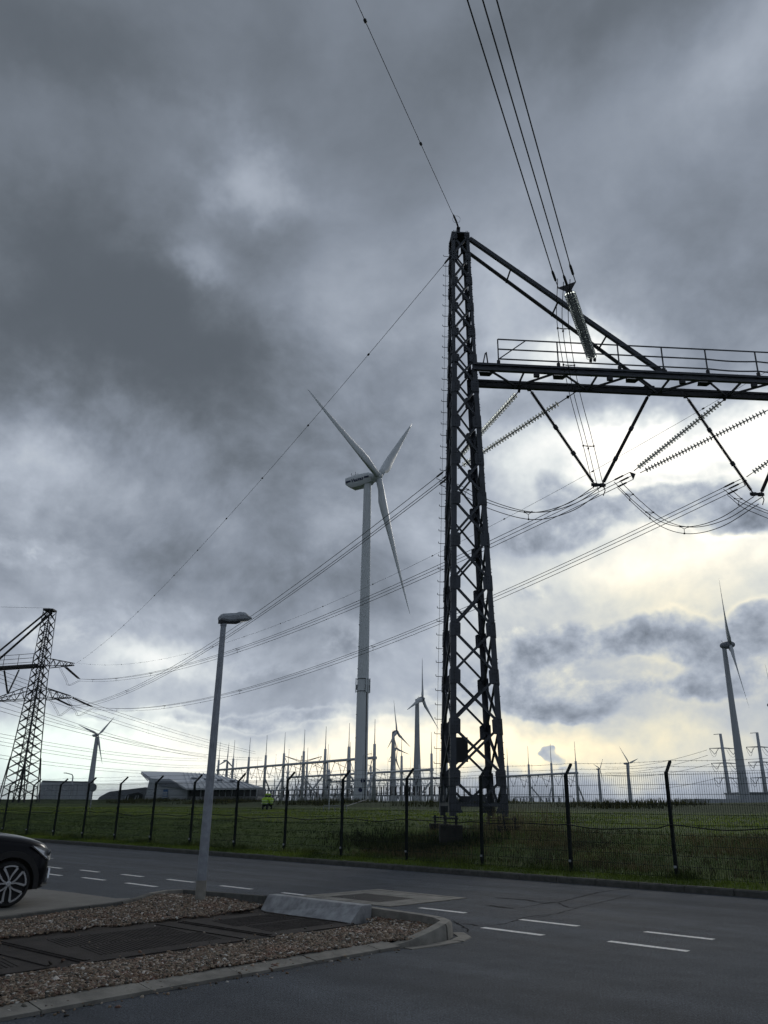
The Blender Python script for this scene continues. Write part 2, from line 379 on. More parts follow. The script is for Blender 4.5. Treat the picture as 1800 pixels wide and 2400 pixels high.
def grass_mat():
    m = bpy.data.materials.new('bank_grass'); m.use_nodes = True; nt = m.node_tree; b = nt.nodes['Principled BSDF']
    g = nt.nodes.new('ShaderNodeNewGeometry')
    def noise(s, d=6, r=.6):
        n = nt.nodes.new('ShaderNodeTexNoise'); n.inputs['Scale'].default_value = s; n.inputs['Detail'].default_value = d; n.inputs['Roughness'].default_value = r
        nt.links.new(g.outputs['Position'], n.inputs['Vector']); return n.outputs[0]
    cr = nt.nodes.new('ShaderNodeValToRGB'); e = cr.color_ramp.elements
    e[0].position = .3; e[0].color = (.042, .072, .018, 1); e[1].position = .72; e[1].color = (.125, .175, .038, 1)
    k = e.new(.5); k.color = (.066, .102, .024, 1)
    nt.links.new(noise(.55, 9, .66), cr.inputs[0])
    dry = nt.nodes.new('ShaderNodeMapRange'); dry.inputs[1].default_value = .58; dry.inputs[2].default_value = .9; nt.links.new(noise(.25, 5), dry.inputs[0])
    mx = nt.nodes.new('ShaderNodeMix'); mx.data_type = 'RGBA'; nt.links.new(dry.outputs[0], mx.inputs[0]); nt.links.new(cr.outputs[0], mx.inputs[6]); mx.inputs[7].default_value = (.12, .115, .05, 1)
    dn = nt.nodes.new('ShaderNodeVectorMath'); dn.operation = 'DOT_PRODUCT'; nt.links.new(g.outputs['Position'], dn.inputs[0]); dn.inputs[1].default_value = tuple(EN)
    wob = nt.nodes.new('ShaderNodeMath'); wob.operation = 'MULTIPLY_ADD'; nt.links.new(noise(.12, 3), wob.inputs[0]); wob.inputs[1].default_value = 14; nt.links.new(dn.outputs['Value'], wob.inputs[2])
    zr_ = nt.nodes.new('ShaderNodeMapRange'); zr_.inputs[1].default_value = 56; zr_.inputs[2].default_value = 62; nt.links.new(wob.outputs[0], zr_.inputs[0])
    mz = nt.nodes.new('ShaderNodeMix'); mz.data_type = 'RGBA'; nt.links.new(zr_.outputs[0], mz.inputs[0]); nt.links.new(mx.outputs[2], mz.inputs[6]); mz.inputs[7].default_value = (.030, .050, .016, 1)   # rough sedge on the far dyke
    nt.links.new(mz.outputs[2], b.inputs['Base Color']); b.inputs['Roughness'].default_value = .95; b.inputs['Specular IOR Level'].default_value = .15
    bp = nt.nodes.new('ShaderNodeBump'); bp.inputs['Strength'].default_value = .9; bp.inputs['Distance'].default_value = .08
    nt.links.new(noise(6, 8, .7), bp.inputs['Height']); nt.links.new(bp.outputs[0], b.inputs['Normal'])
    return m
bank = tag(tb.build('grass_bank', grass_mat(), smooth=True), kind='structure')

# kerb along the far side of the road: one object per stone
kerb = tag(bpy.data.objects.new('kerb', None), kind='structure'); COL.objects.link(kerb)
ks = MB(); l, w, h = .985, .15, .30
ks.add([(-l/2, -w/2, -.16), (l/2, -w/2, -.16), (l/2, w/2, -.16), (-l/2, w/2, -.16), (-l/2, -w/2, .10), (l/2, -w/2, .10), (l/2, w/2, .13), (-l/2, w/2, .13), (-l/2, -w/2+.025, .13), (l/2, -w/2+.025, .13)],
       [(0, 1, 2, 3), (0, 1, 5, 4), (4, 5, 9, 8), (8, 9, 6, 7), (2, 3, 7, 6), (0, 4, 8, 7, 3), (1, 2, 6, 9, 5)])
kme = ks.mesh('kerb_stone', M_CONC_D)
for i in range(64):
    o = link('kerb_stone', kme, kerb, mn(-58+i*1.0, ROAD_N+.06, RNG.uniform(-.006, .006))); o.rotation_euler = (RNG.uniform(-.01, .01), 0, TH+RNG.uniform(-.004, .004))

# lane dashes (parts of the road)
def dash(p0, p1, n, w=.125):
    m0, _ = to_mn(atz(*p0)); m1, _ = to_mn(atz(*p1))
    b = MB(); k = 9
    vs = []; fs = []
    for i in range(k+1):
        m_ = m0+(m1-m0)*i/k
        vs += [mn(m_+RNG.uniform(-.006, .006), n-w/2+RNG.uniform(-.006, .006), .004), mn(m_+RNG.uniform(-.006, .006), n+w/2+RNG.uniform(-.006, .006), .004)]
    for i in range(k): fs.append((2*i, 2*i+2, 2*i+3, 2*i+1))
    b.add(vs, fs); b.build('lane_dash', M_PAINT, road)
za = lambda x, y: (x/3.6867, 1950+y/3.6867)
zb = lambda x, y: (450+x/3.6867, 2050+y/3.6867)
zc_ = lambda x, y: (850+x/3.6867, 2050+y/3.6867)
zd = lambda x, y: (1200+x/2.765, 2050+y/2.765)
UP = [(za(300, 290), za(540, 315)), (za(680, 330), za(870, 347)), (za(1035, 368), za(1255, 387)), (za(1440, 410), zb(25, 67)), (zb(240, 97), zb(525, 126)), (zb(780, 157), zb(1055, 188)), (zc_(470, 290), zc_(915, 330)), (zd(42, 293), zd(440, 333)), (zd(840, 376), zd(1330, 416))]
LO = [(za(300, 352), za(550, 377)), (za(695, 395), za(925, 417)), (za(1080, 442), za(1365, 474)), (zc_(1015, 462), zc_(1580, 522)), (zd(605, 438), zd(1163, 492))]
for a, b in UP: dash(a, b, (to_mn(atz(*a))[1]+to_mn(atz(*b))[1])/2)
for a, b in LO: dash(a, b, (to_mn(atz(*a))[1]+to_mn(atz(*b))[1])/2)
dash(za(380, 230), za(482, 230), to_mn(atz(*za(450, 230)))[1], .07)

# cracks and a sealed seam in the asphalt
def crack(pts, w):
    b = MB(); vs = []; fs = []
    P_ = []
    for a, c in zip(pts, pts[1:]):
        a, c = atz(*a), atz(*c); k = max(3, int((c-a).length/.06))
        for i in range(k): P_.append(a.lerp(c, i/k))
    for i, p in enumerate(P_):
        d = (P_[min(i+1, len(P_)-1)]-P_[max(0, i-1)]).normalized(); s_ = Vector((-d.y, d.x, 0))
        j = s_*RNG.uniform(-.02, .02); ww = w*RNG.uniform(.25, 1.25)*min(1, 4*i/len(P_)+.2, 4*(len(P_)-i)/len(P_)+.1)
        vs += [p+j-s_*ww/2+Vector((0, 0, .003)), p+j+s_*ww/2+Vector((0, 0, .003))]
    for i in range(len(P_)-1): fs.append((2*i, 2*i+1, 2*i+3, 2*i+2))
    b.add(vs, fs); b.build('crack', M_BITUM, road)
crack([zc_(1150, 200), zc_(1250, 208), zc_(1400, 218), zc_(1560, 245)], .13)
crack([zc_(1060, 262), zc_(1180, 280), zc_(1330, 297)], .16)
crack([zc_(1330, 297), zc_(1460, 270), zc_(1620, 240), zd(300, 180), zd(400, 155), zd(560, 115), zd(740, 92)], .05)
crack([zc_(1560, 245), zd(210, 185), zd(300, 183)], .10)
crack([zd(300, 183), zd(360, 212), zd(440, 215)], .06)
crack([zd(120, 290), zd(300, 250), zd(450, 210), zd(640, 165), zd(830, 115)], .03)
crack([zc_(1100, 445), zc_(1250, 420), zc_(1420, 365), zc_(1659, 340)], .035)
crack([zc_(780, 400), zc_(850, 440), zc_(910, 480), zc_(900, 505)], .05)
crack([zc_(840, 425), zc_(950, 430), zc_(1010, 450)], .06)
crack([zb(1550, 121), zc_(80, 119), zc_(600, 180), zc_(890, 200)], .06)

# ------------------------------------------------------------------ parking pad, island, kerbs
pad = MB()
pp = [atz(*za(370, 500)), atz(*za(640, 530)), atz(*za(1000, 580)), Vector((-4.3, 15.25, 0)), Vector((-3.98, 13.95, 0)), Vector((-4.57, 12.95, 0)), Vector((-5.0, 11.85, 0)), Vector((-10.5, 5.3, 0)), Vector((-16, 10, 0)), Vector((-10.2, 17.6, 0)), Vector((-8.4, 18.05, 0))]
pad.prism([p*1.0+Vector((0, 0, .012)) for p in pp], (0, 0, -.02))
tag(pad.build('parking_pad', M_PAD), kind='structure')

ES = Vector((.643, .766, 0)); ET = Vector((-.766, .643, 0)); O0 = Vector((-3.5, 8.43, 0))
def st(s, t, z=0.0): return O0+ES*s+ET*t+Vector((0, 0, z))
def poly_in(p, poly):
    x, y = p; c = False; j = len(poly)-1
    for i in range(len(poly)):
        xi, yi = poly[i]; xj, yj = poly[j]
        if (yi > y) != (yj > y) and x < (xj-xi)*(y-yi)/(yj-yi)+xi: c = not c
        j = i
    return c
NEAR = [(-6.6, 2.6), (-2.87, 7.02), (-2.36, 7.66), (-1.7, 8.42), (-.85, 9.42), (.10, 10.50)]
BLK = [(-1.95, 13.68), (-.42, 12.02), (.02, 12.56), (-1.62, 14.12)]            # stand of the concrete block
ISL = NEAR + [(.42, 10.55), (.72, 10.85), (.84, 11.25), (.74, 11.62), (.5, 11.98), (-.2, 12.72), (-.26, 12.75), (-1.72, 14.05), (-1.98, 14.35), (-2.9, 15.15), (-3.45, 15.62), (-3.86, 15.35), (-3.92, 14.3), (-4.1, 13.7), (-4.62, 12.86), (-5.06, 11.75), (-10.4, 5.2)]
def isl_z(x, y):
    p = Vector((x, y, 0))-O0; s_, t_ = p.dot(ES), p.dot(ET)
    if -.2 < t_ < 2.0 and s_ < 5.1: return .030
    if poly_in((x, y), BLK): return .0
    z = .045
    z += (.015 if t_ > 1 else .085)*max(0, min(1, (s_-(3.6 if t_ > 1 else 4.95))/(1.2 if t_ > 1 else .7)))   # a little higher against the kerb
    z += .012*max(0, min(1, (t_-2.2)/.8)) + .03*max(0, min(1, (-.35-t_)/.5))
    z += .012*hsh(x*3, y*3)
    return z
ib = MB(); step = .12; idx = {}; iv = []; if_ = []
xs = np.arange(-10.6, 1.1, step); ys = np.arange(2.4, 15.8, step)
for i, x in enumerate(xs):
    for j, y in enumerate(ys):
        if poly_in((x, y), ISL): idx[(i, j)] = len(iv); iv.append((x, y, isl_z(x, y)-.02))
for (i, j) in idx:
    q = [(i, j), (i+1, j), (i+1, j+1), (i, j+1)]
    if all(k in idx for k in q): if_.append(tuple(idx[k] for k in q))
iv = [(x, y, (.006 if z < .012 else z)) for x, y, z in iv]; ib.add(iv, if_)
tag(ib.build('gravel_bed', mat('gravel_soil', (.05, .04, .032), .95, var=.4, scale=30, bump=.8, bscale=90, coord='World'), smooth=True), kind='structure')

def stones():                                             # loose gravel: real stones in one mesh
    t = (1+5**.5)/2
    ico = np.array([(-1, t, 0), (1, t, 0), (-1, -t, 0), (1, -t, 0), (0, -1, t), (0, 1, t), (0, -1, -t), (0, 1, -t), (t, 0, -1), (t, 0, 1), (-t, 0, -1), (-t, 0, 1)])/math.sqrt(1+t*t)
    icf = np.array([(0, 11, 5), (0, 5, 1), (0, 1, 7), (0, 7, 10), (0, 10, 11), (1, 5, 9), (5, 11, 4), (11, 10, 2), (10, 7, 6), (7, 1, 8), (3, 9, 4), (3, 4, 2), (3, 2, 6), (3, 6, 8), (3, 8, 9), (4, 9, 5), (2, 4, 11), (6, 2, 10), (8, 6, 7), (9, 8, 1)])
    N = 0; V = []; Fc = []
    want = 70000; pts = []
    while len(pts) < want:
        x = RNG.uniform(-6.2, .95); y = RNG.uniform(5.2, 15.7)
        dist = math.hypot(x, y)
        if RNG.uniform() > min(1, (9.5/dist)**1.5): continue
        if abs(x/max(y, 1)) > .62: continue
        if not poly_in((x, y), ISL): continue
        p = Vector((x, y, 0))-O0; s_, t_ = p.dot(ES), p.dot(ET)
        e = .03*math.sin(s_*9)+.02*math.sin(s_*23)
        if -.20+e < t_ < 2.02+e and s_ < 5.12: continue
        if s_ >= 5.0 and -.34 < t_ < 2.16 and poly_in((x, y), BLK): continue
        pts.append((x, y))
    stray = []
    for k in range(420):
        i = int(RNG.integers(0, len(NEAR)-1)); a_, b_ = Vector((*NEAR[i], 0)), Vector((*NEAR[i+1], 0)); p = a_.lerp(b_, RNG.uniform()); d_ = (b_-a_).normalized(); o_ = abs(RNG.normal(0, .16)); p = p+Vector((d_.y, -d_.x, 0))*o_
        stray.append((p.x, p.y, .05-.14*o_ if o_ < .215 else .004))
    for k in range(70):
        p = st(RNG.uniform(-1.5, 5.0), RNG.choice([RNG.uniform(-.2, .25), RNG.uniform(1.6, 2.0), RNG.uniform(0, 2)])); stray.append((p.x, p.y, .03))
    allp = [(x, y, isl_z(x, y)-.012+RNG.uniform(0, .014)) for x, y in pts]+stray
    for (x, y, zq) in allp:
        r = RNG.lognormal(math.log(.0128), .33)
        sc = np.array([RNG.uniform(.8, 1.45), RNG.uniform(.75, 1.1), RNG.uniform(.40, .7)])*r
        a = ico*(1+RNG.uniform(-.22, .22, (12, 1)))*sc
        A = np.array(Euler((RNG.uniform(-.6, .6), RNG.uniform(-.6, .6), RNG.uniform(0, 6.3))).to_matrix())
        a = a@A.T + np.array([x, y, zq])
        V.append(a); Fc.append(icf+N); N += 12
    V = np.concatenate(V); Fc = np.concatenate(Fc)
    me = bpy.data.meshes.new('gravel')
    me.vertices.add(len(V)); me.vertices.foreach_set('co', V.astype(np.float32).ravel())
    me.loops.add(len(Fc)*3); me.loops.foreach_set('vertex_index', Fc.astype(np.int32).ravel())
    me.polygons.add(len(Fc)); me.polygons.foreach_set('loop_start', np.arange(0, len(Fc)*3, 3, dtype=np.int32)); me.polygons.foreach_set('loop_total', np.full(len(Fc), 3, np.int32))
    me.update(calc_edges=True)
    m = bpy.data.materials.new('gravel_stone'); m.use_nodes = True; nt = m.node_tree; b = nt.nodes['Principled BSDF']
    gn = nt.nodes.new('ShaderNodeNewGeometry'); cr = nt.nodes.new('ShaderNodeValToRGB'); cr.color_ramp.interpolation = 'CONSTANT'
    cols = [(0, (.105, .074, .048)), (.2, (.190, .136, .088)), (.38, (.040, .033, .024)), (.5, (.26, .195, .132)), (.62, (.17, .105, .072)), (.72, (.095, .088, .070)), (.82, (.36, .30, .235)), (.90, (.16, .09, .065)), (.945, (.52, .50, .45))]
    e = cr.color_ramp.elements; e[0].color = (*cols[0][1], 1); e[1].position = cols[1][0]; e[1].color = (*cols[1][1], 1)
    for p, c in cols[2:]: k = e.new(p); k.color = (*c, 1)
    nt.links.new(gn.outputs['Random Per Island'], cr.inputs[0])
    # patches where red stones gather
    no = nt.nodes.new('ShaderNodeTexNoise'); no.inputs['Scale'].default_value = 1.4; nt.links.new(gn.outputs['Position'], no.inputs['Vector'])
    mr = nt.nodes.new('ShaderNodeMapRange'); mr.inputs[1].default_value = .55; mr.inputs[2].default_value = .72; mr.inputs[4].default_value = .55; nt.links.new(no.outputs[0], mr.inputs[0])
    mx = nt.nodes.new('ShaderNodeMix'); mx.data_type = 'RGBA'; mx.blend_type = 'MULTIPLY'; mx.inputs[7].default_value = (1.12, .80, .70, 1)
    nt.links.new(mr.outputs[0], mx.inputs[0]); nt.links.new(cr.outputs[0], mx.inputs[6]); nt.links.new(mx.outputs[2], b.inputs['Base Color'])
    b.inputs['Roughness'].default_value = .75
    me.materials.append(m)
    return tag(link('gravel', me), 'loose brown and reddish pebbles covering the kerbed island', 'gravel', kind='stuff')
stones()

# flush edging along the near side of the island: one object per slab
edging = tag(bpy.data.objects.new('edging', None), kind='structure'); COL.objects.link(edging)
def along(pts, step):
    pts = [Vector((*p, 0)) if len(p) == 2 else Vector(p) for p in pts]; out = [pts[0]]; acc_ = 0
    for a, b in zip(pts, pts[1:]):
        L_ = (b-a).length; t = step-acc_
        while t < L_: out.append(a+(b-a)*t/L_); t += step
        acc_ = L_-(t-step)
    out.append(pts[-1]); return out
sl = along(NEAR, 1.0)
for a, b in zip(sl, sl[1:]):
    d = (b-a)
    if d.length < .2: continue
    d.normalize(); s_ = Vector((d.y, -d.x, 0)); e = .006
    q = [a+d*e-s_*.02, b-d*e-s_*.02, b-d*e+s_*.215, a+d*e+s_*.215]; dz = RNG.uniform(-.003, .003)
    t_ = MB().hexa([p+Vector((0, 0, -.1)) for p in q]+[q[0]+Vector((0, 0, .062+dz)), q[1]+Vector((0, 0, .062+dz)), q[2]+Vector((0, 0, .028+dz)), q[3]+Vector((0, 0, .028+dz))])
    t_.build('edging_slab', M_CONC, edging)
# raised kerb round the nose, ramping down on the near side, plus the flat gutter outside it
NOSE = [(.12, 10.46, .035), (.33, 10.62, .08), (.56, 10.86, .14), (.72, 11.12, .18), (.80, 11.38, .185), (.74, 11.66, .185), (.56, 11.93, .185), (.30, 12.22, .185), (-.22, 12.77, .185)]
nose = tag(bpy.data.objects.new('nose_kerb', None), kind='structure'); COL.objects.link(nose)
def kerb_piece(pts, wdt, name, parent, m, base=-.1, chamf=.02):
    b = MB(); vs = []; fs = []; n = len(pts)
    for i, p in enumerate(pts):
        a_, c_ = Vector(pts[max(0, i-1)]), Vector(pts[min(n-1, i+1)]); d = (c_-a_); d.z = 0; d.normalize(); s_ = Vector((d.y, -d.x, 0))
        p = Vector(p); z = Vector((0, 0, p.z)); q = Vector((p.x, p.y, 0))
        vs += [q+Vector((0, 0, base)), q+z, q+s_*(wdt-chamf)+z, q+s_*wdt+z-Vector((0, 0, chamf*1.3)), q+s_*(wdt+.02)+Vector((0, 0, base))]
    for i in range(n-1):
        for k in range(4): fs.append((i*5+k, i*5+k+1, (i+1)*5+k+1, (i+1)*5+k))
    fs += [(0, 1, 2, 3, 4), tuple((n-1)*5+k for k in (4, 3, 2, 1, 0))]
    b.add(vs, fs); return sharp(b.build(name, m, parent))
def gap(pts, e=.005):
    pts = [Vector(p) for p in pts]; pts[0] = pts[0]+(pts[1]-pts[0]).normalized()*e; pts[-1] = pts[-1]+(pts[-2]-pts[-1]).normalized()*e; return pts
kerb_piece(gap(NOSE[0:4]), .15, 'kerb_stone', nose, M_CONC)
kerb_piece(gap(NOSE[3:6]), .15, 'kerb_stone', nose, M_CONC)
kerb_piece(gap(NOSE[5:8]), .15, 'kerb_stone', nose, M_CONC)
kerb_piece(gap(NOSE[7:9]), .15, 'kerb_stone', nose, M_CONC)
GUT = [(.28, 10.42, .012), (.62, 10.72, .012), (.90, 11.02, .012), (1.02, 11.34, .012), (.97, 11.68, .012)]
for a in range(0, 4, 2):
    kerb_piece(gap(GUT[a:a+3]), .17, 'gutter_slab', nose, M_CONC, chamf=.006)
# kerb on the road side of the island and down beside the parking pad
FARK = [(-1.80, 14.22, .18), (-2.35, 14.75, .16), (-2.95, 15.28, .14), (-3.45, 15.72, .125), (-3.80, 15.62, .115), (-3.98, 15.2, .105), (-4.0, 14.5, .10), (-4.1, 13.85, .10), (-4.4, 13.25, .10), (-4.62, 12.9, .10), (-4.95, 12.15, .10), (-5.1, 11.8, .10), (-6.3, 10.3, .10), (-8.2, 8.0, .10), (-10.4, 5.4, .10)]
for a, b in zip(FARK, FARK[1:]): kerb_piece(gap([b, a]), .10, 'kerb_stone', nose, M_CONC_D if a[1] < 15.3 else M_CONC, chamf=.012)

# sloped concrete block at the end of the covered duct
wb = MB()
A_, B_ = Vector((-1.86, 13.72, 0)), Vector((-.42, 12.16, 0)); A2, B2 = Vector((-1.74, 13.86, .23)), Vector((-.23, 12.47, .235)); dk = Vector((.14, .13, 0))
wb.hexa([A_+Vector((0, 0, -.05)), B_+Vector((0, 0, -.05)), B2+dk*1.2-Vector((0, 0, .3)), A2+dk*1.2-Vector((0, 0, .3)), A_+Vector((.02, .02, .005)), B_+Vector((.02, .02, .005)), B2+Vector((0, 0, 0)), A2+Vector((0, 0, 0))])
wb.hexa([A2-Vector((0, 0, .3)), B2-Vector((0, 0, .3)), B2+dk-Vector((0, 0, .3)), A2+dk-Vector((0, 0, .3)), A2, B2, B2+dk, A2+dk])
o = wb.build('concrete_ramp_block', M_CONC_B); tag(o, 'sloped pale concrete block closing the dark plates at the road side', 'concrete block')
bv = o.modifiers.new('bev', 'BEVEL'); bv.width = .012; bv.segments = 2; bv.limit_method = 'ANGLE'

# dark cover plates in the gravel
cov = thing('duct_cover', 'row of dark worn cover plates with ribbed panels set in gravel', 'cover', st(2, .9))
def cov_box(s0, s1, t0, t1, z0, z1, name, m, parent=cov, base=None):
    b = MB(); q = [st(s0, t0), st(s1, t0), st(s1, t1), st(s0, t1)]
    b.hexa([p+Vector((0, 0, z0)) for p in q]+[p+Vector((0, 0, z1)) for p in q])
    return b.build(name, m, parent)
cov_box(-5.0, 5.12, -.24, 2.06, -.08, .014, 'frame', M_MAT)
for (s0, s1) in ((-4.3, -1.75), (-1.6, .55), (.85, 3.05), (3.38, 4.98)):
    pl = cov_box(s0, s1, -.02, 1.86, .014, .026, 'cover_plate', M_MAT)
    rbm = MB(); k = 0
    a0, a1 = s0+.32*(s1-s0)/2, s1-.2*(s1-s0)/2
    t = a0
    while t < a1:
        for (q0, q1) in ((.25, .88), (.94, 1.6)):
            rbm.hexa([st(t, q0, .026), st(t+.022, q0, .026), st(t+.022+.12, q1, .026), st(t+.12, q1, .026), st(t+.004, q0, .032), st(t+.018, q0, .032), st(t+.138, q1, .032), st(t+.124, q1, .032)])
        t += .055
    rbm.build('ribs', M_MAT, pl)
    cov_box(s0+.03, s0+.075, .05, 1.8, .026, .037, 'edge_bar', M_MAT); cov_box(s1-.075, s1-.03, .05, 1.8, .026, .037, 'edge_bar', M_MAT)

# access chamber in the road: pale frame slabs round an iron grate
dc = [atz(*zc_(80, 120)), atz(*zc_(860, 207)), atz(*zc_(205, 290)), atz(*zb(1045, 192))]
dq = [to_mn(p) for p in dc]; m0 = (dq[0][0]+dq[3][0])/2; m1 = (dq[1][0]+dq[2][0])/2; n0 = (dq[2][1]+dq[3][1])/2; n1_ = (dq[0][1]+dq[1][1])/2
ch = thing('road_chamber', 'square pale concrete frame around an iron grate in the road', 'manhole', mn((m0+m1)/2, (n0+n1_)/2))
def ch_box(a, b, c, d, z, name, m):
    o = MB().hexa([mn(a, c, -.05), mn(b, c, -.05), mn(b, d, -.05), mn(a, d, -.05), mn(a, c, z), mn(b, c, z), mn(b, d, z), mn(a, d, z)]).build(name, m, ch); return o
ch_box(m0, m1, n0, n0+.16, .012, 'border_slab', M_CONC); ch_box(m0, m1, n1_-.16, n1_, .012, 'border_slab', M_CONC)
ch_box(m0, m0+.16, n0+.165, n1_-.165, .012, 'border_slab', M_CONC); ch_box(m1-.16, m1, n0+.165, n1_-.165, .012, 'border_slab', M_CONC)
g0, g1, h0, h1 = m0+.42, m1-.55, n0+.34, n1_-.82
ch_box(m0+.175, m1-.175, n0+.18, h0, .010, 'cover_slab', M_CONC); ch_box(m0+.175, m1-.175, h1, n1_-.18, .010, 'cover_slab', M_CONC)
ch_box(m0+.175, g0, h0+.004, h1-.004, .010, 'cover_slab', M_CONC); ch_box(g1, m1-.175, h0+.004, h1-.004, .010, 'cover_slab', M_CONC)
gr_ = MB(); t = g0+.01
while t < g1-.02: gr_.hexa([mn(t, h0+.01, -.05), mn(t+.028, h0+.01, -.05), mn(t+.028, h1-.01, -.05), mn(t, h1-.01, -.05), mn(t, h0+.01, .009), mn(t+.028, h0+.01, .009), mn(t+.028, h1-.01, .009), mn(t, h1-.01, .009)]); t += .055
t = h0+.03
while t < h1: gr_.hexa([mn(g0, t, -.05), mn(g1, t, -.05), mn(g1, t+.02, -.05), mn(g0, t+.02, -.05), mn(g0, t, .004), mn(g1, t, .004), mn(g1, t+.02, .004), mn(g0, t+.02, .004)]); t += .11
gr_.build('grate', M_GRATE, ch)

# ------------------------------------------------------------------ street lamp on the island
LB = atz(468.4, 2109.5, .06)
lamp = thing('street_lamp', 'galvanised street lamp standing in the gravel island', 'street lamp', (LB.x, LB.y, .06))
LH = at(523, 1460, LB.y).z
sharp(MB().tube([LB-Vector((0, 0, .3)), LB+Vector((0, 0, .02)), LB+Vector((0, 0, 1.2)), Vector((LB.x, LB.y, LH))], [.083, .083, .078, .050], 20).build('pole', M_GALV, lamp))
sharp(MB().tube([LB+Vector((0, 0, -.05)), LB+Vector((0, 0, .30))], .086, 20).build('base_sleeve', mat('sleeve', (.26, .25, .22), .8, var=.25, scale=8, coord='World'), lamp))
sharp(MB().tube([(LB.x, LB.y, LH-.06), (LB.x, LB.y, LH+.03)], .060, 16).build('collar', M_GALV, lamp))
hx = Vector((.80, .60, 0)).normalized(); hy = Vector((-hx.y, hx.x, 0))       # the head reaches to the right
hb = MB(); hv = []; hf = []
prof = [(-.09, .075, .03, .10), (-.05, .10, .015, .145), (.08, .115, .0, .16), (.20, .125, .012, .17), (.27, .135, .025, .195), (.39, .135, .035, .19), (.47, .12, .05, .145), (.55, .06, .075, .10)]
for (x, hw, z0, z1) in prof:
    zz = (z0*.35+z1*.65)
    for (y, z) in ((-hw*.75, z0), (hw*.75, z0), (hw, z0+.03), (hw, zz), (hw*.6, z1), (-hw*.6, z1), (-hw, zz), (-hw, z0+.03)):
        hv.append(Vector((LB.x, LB.y, LH+.02))+hx*x+hy*y+Vector((0, 0, z+.09*x)))
k = len(prof)
for i in range(k-1):
    for j in range(8): hf.append((i*8+j, i*8+(j+1) % 8, (i+1)*8+(j+1) % 8, (i+1)*8+j))
hf += [tuple(range(7, -1, -1)), tuple((k-1)*8+j for j in range(8))]
hd = hb.add(hv, hf).build('lamp_head', mat('lamp_housing', (.33, .36, .39), .45, var=.2, scale=5, coord='World'), lamp); sharp(hd, 30)
hc = Vector((LB.x, LB.y, LH+.02))
MB().hexa([hc+hx*a+hy*b+Vector((0, 0, c+.09*a)) for a, b, c in ((-.08, -.07, -.03), (.30, -.085, -.012), (.30, .085, -.012), (-.08, .07, -.03), (-.08, -.07, .05), (.30, -.085, .05), (.30, .085, .05), (-.08, .07, .05))]).build('gear_tray', M_STEEL_D, hd)
MB().hexa([hc+hx*a+hy*b+Vector((0, 0, c+.09*a)) for a, b, c in ((.27, -.085, .004), (.50, -.05, .045), (.50, .05, .045), (.27, .085, .004), (.27, -.08, .04), (.50, -.045, .07), (.50, .045, .07), (.27, .08, .04))]).build('lens', mat('lens', (.5, .52, .52), .2, spec=.6), hd)
MB().tube([hc-hy*.09+Vector((0, 0, -.03)), hc+hy*.09+Vector((0, 0, -.03))], .012, 6).build('clamp_bolt', M_STEEL_D, lamp)

# ------------------------------------------------------------------ fence along the bank
FP0 = Vector((-.4389*2.6, 10.0243*2.6, 0)); FM, FN = to_mn(FP0)
fence = thing('security_fence', 'dark green mesh fence topped with barbed wire along the grass bank', 'fence', mn(FM, FN, .15))
FB, FT = .12, 2.40
pm = MB().box((0, 0, (FT-.2+FB)/2), (.075, .06, FT-.2+.3-FB+.2)); pm = MB()
pm.box((0, 0, (FB-.25+FT)/2), (.072, .06, FT-FB+.25))
pm.hexa([Vector(p) for p in ((-.03, -.03, FT-.03), (.03, -.03, FT-.03), (.03, .03, FT-.03), (-.03, .03, FT-.03), (-.027, .27, FT+.27), (.027, .27, FT+.27), (.027, .315, FT+.235), (-.027, .315, FT+.235))])
for z in (.35, .9, 1.45, 2.0): pm.box((0, -.04, z), (.05, .03, .06))
pme = pm.mesh('post', M_FENCE)
POSTS = list(range(-13, 8))
for i in POSTS:
    o = link('post', pme, fence, mn(FM+2.6*i, FN, RNG.uniform(-.01, .01))); o.rotation_euler = (RNG.uniform(-.012, .012), RNG.uniform(-.012, .012), TH)
wm_ = MB(); dw_ = .0055
for k in range(51):
    x = .03+k*(2.54/50); wm_.bar((x, -.028, FB+.06), (x, -.028, FT-.02), dw_, dw_)
for k in range(11):
    z = FB+.10+k*.2125
    wm_.bar((.0, -.033, z), (2.6, -.033, z), .008, .008); wm_.bar((.0, -.022, z), (2.6, -.022, z), .008, .008)
wme = wm_.mesh('mesh_panel', M_FWIRE)
for i in POSTS[:-1]:
    o = link('mesh_panel', wme, fence, mn(FM+2.6*i, FN, 0)); o.rotation_euler = (0, 0, TH); o['kind'] = 'stuff'
for j, (dn, dz) in enumerate(((0.0, .02), (.14, .13), (.285, .27))):
    b = MB()
    for i in POSTS[:-1]:
        a, c = mn(FM+2.6*i, FN+dn, FT+dz), mn(FM+2.6*(i+1), FN+dn, FT+dz)
        pts = [a.lerp(c, t/6)-Vector((0, 0, .03*(1-(2*t/6-1)**2))) for t in range(7)]
        b.tube(pts, .0036, 4, cap=False)
        for t in np.arange(.05, 1, .047):
            p = a.lerp(c, t)-Vector((0, 0, .03*(1-(2*t-1)**2))); v = Vector(RNG.normal(0, 1, 3)).normalized()*.022
            b.bar(p-v, p+v, .004, .004)
    b.build('barbed_wire', M_BARB, fence, fix=False)
cb = MB(); pts = []
for i in POSTS[:-1]:
    for t in range(8):
        u = t/8; pts.append(mn(FM+2.6*(i+u), FN-.05, FB+1.13-.045*math.sin(math.pi*u)*(1+.6*math.sin(i*2.3))+.03*math.sin(i*1.7)+.02*math.sin(i*5+t)))
cb.tube(pts, .013, 6).build('cable', M_BLACK, fence)
for i in POSTS:                                           # drop clamps low on the posts
    MB().box(mn(FM+2.6*i, FN-.045, .42), (.05, .04, .05)).build('clamp', M_GALV, fence)

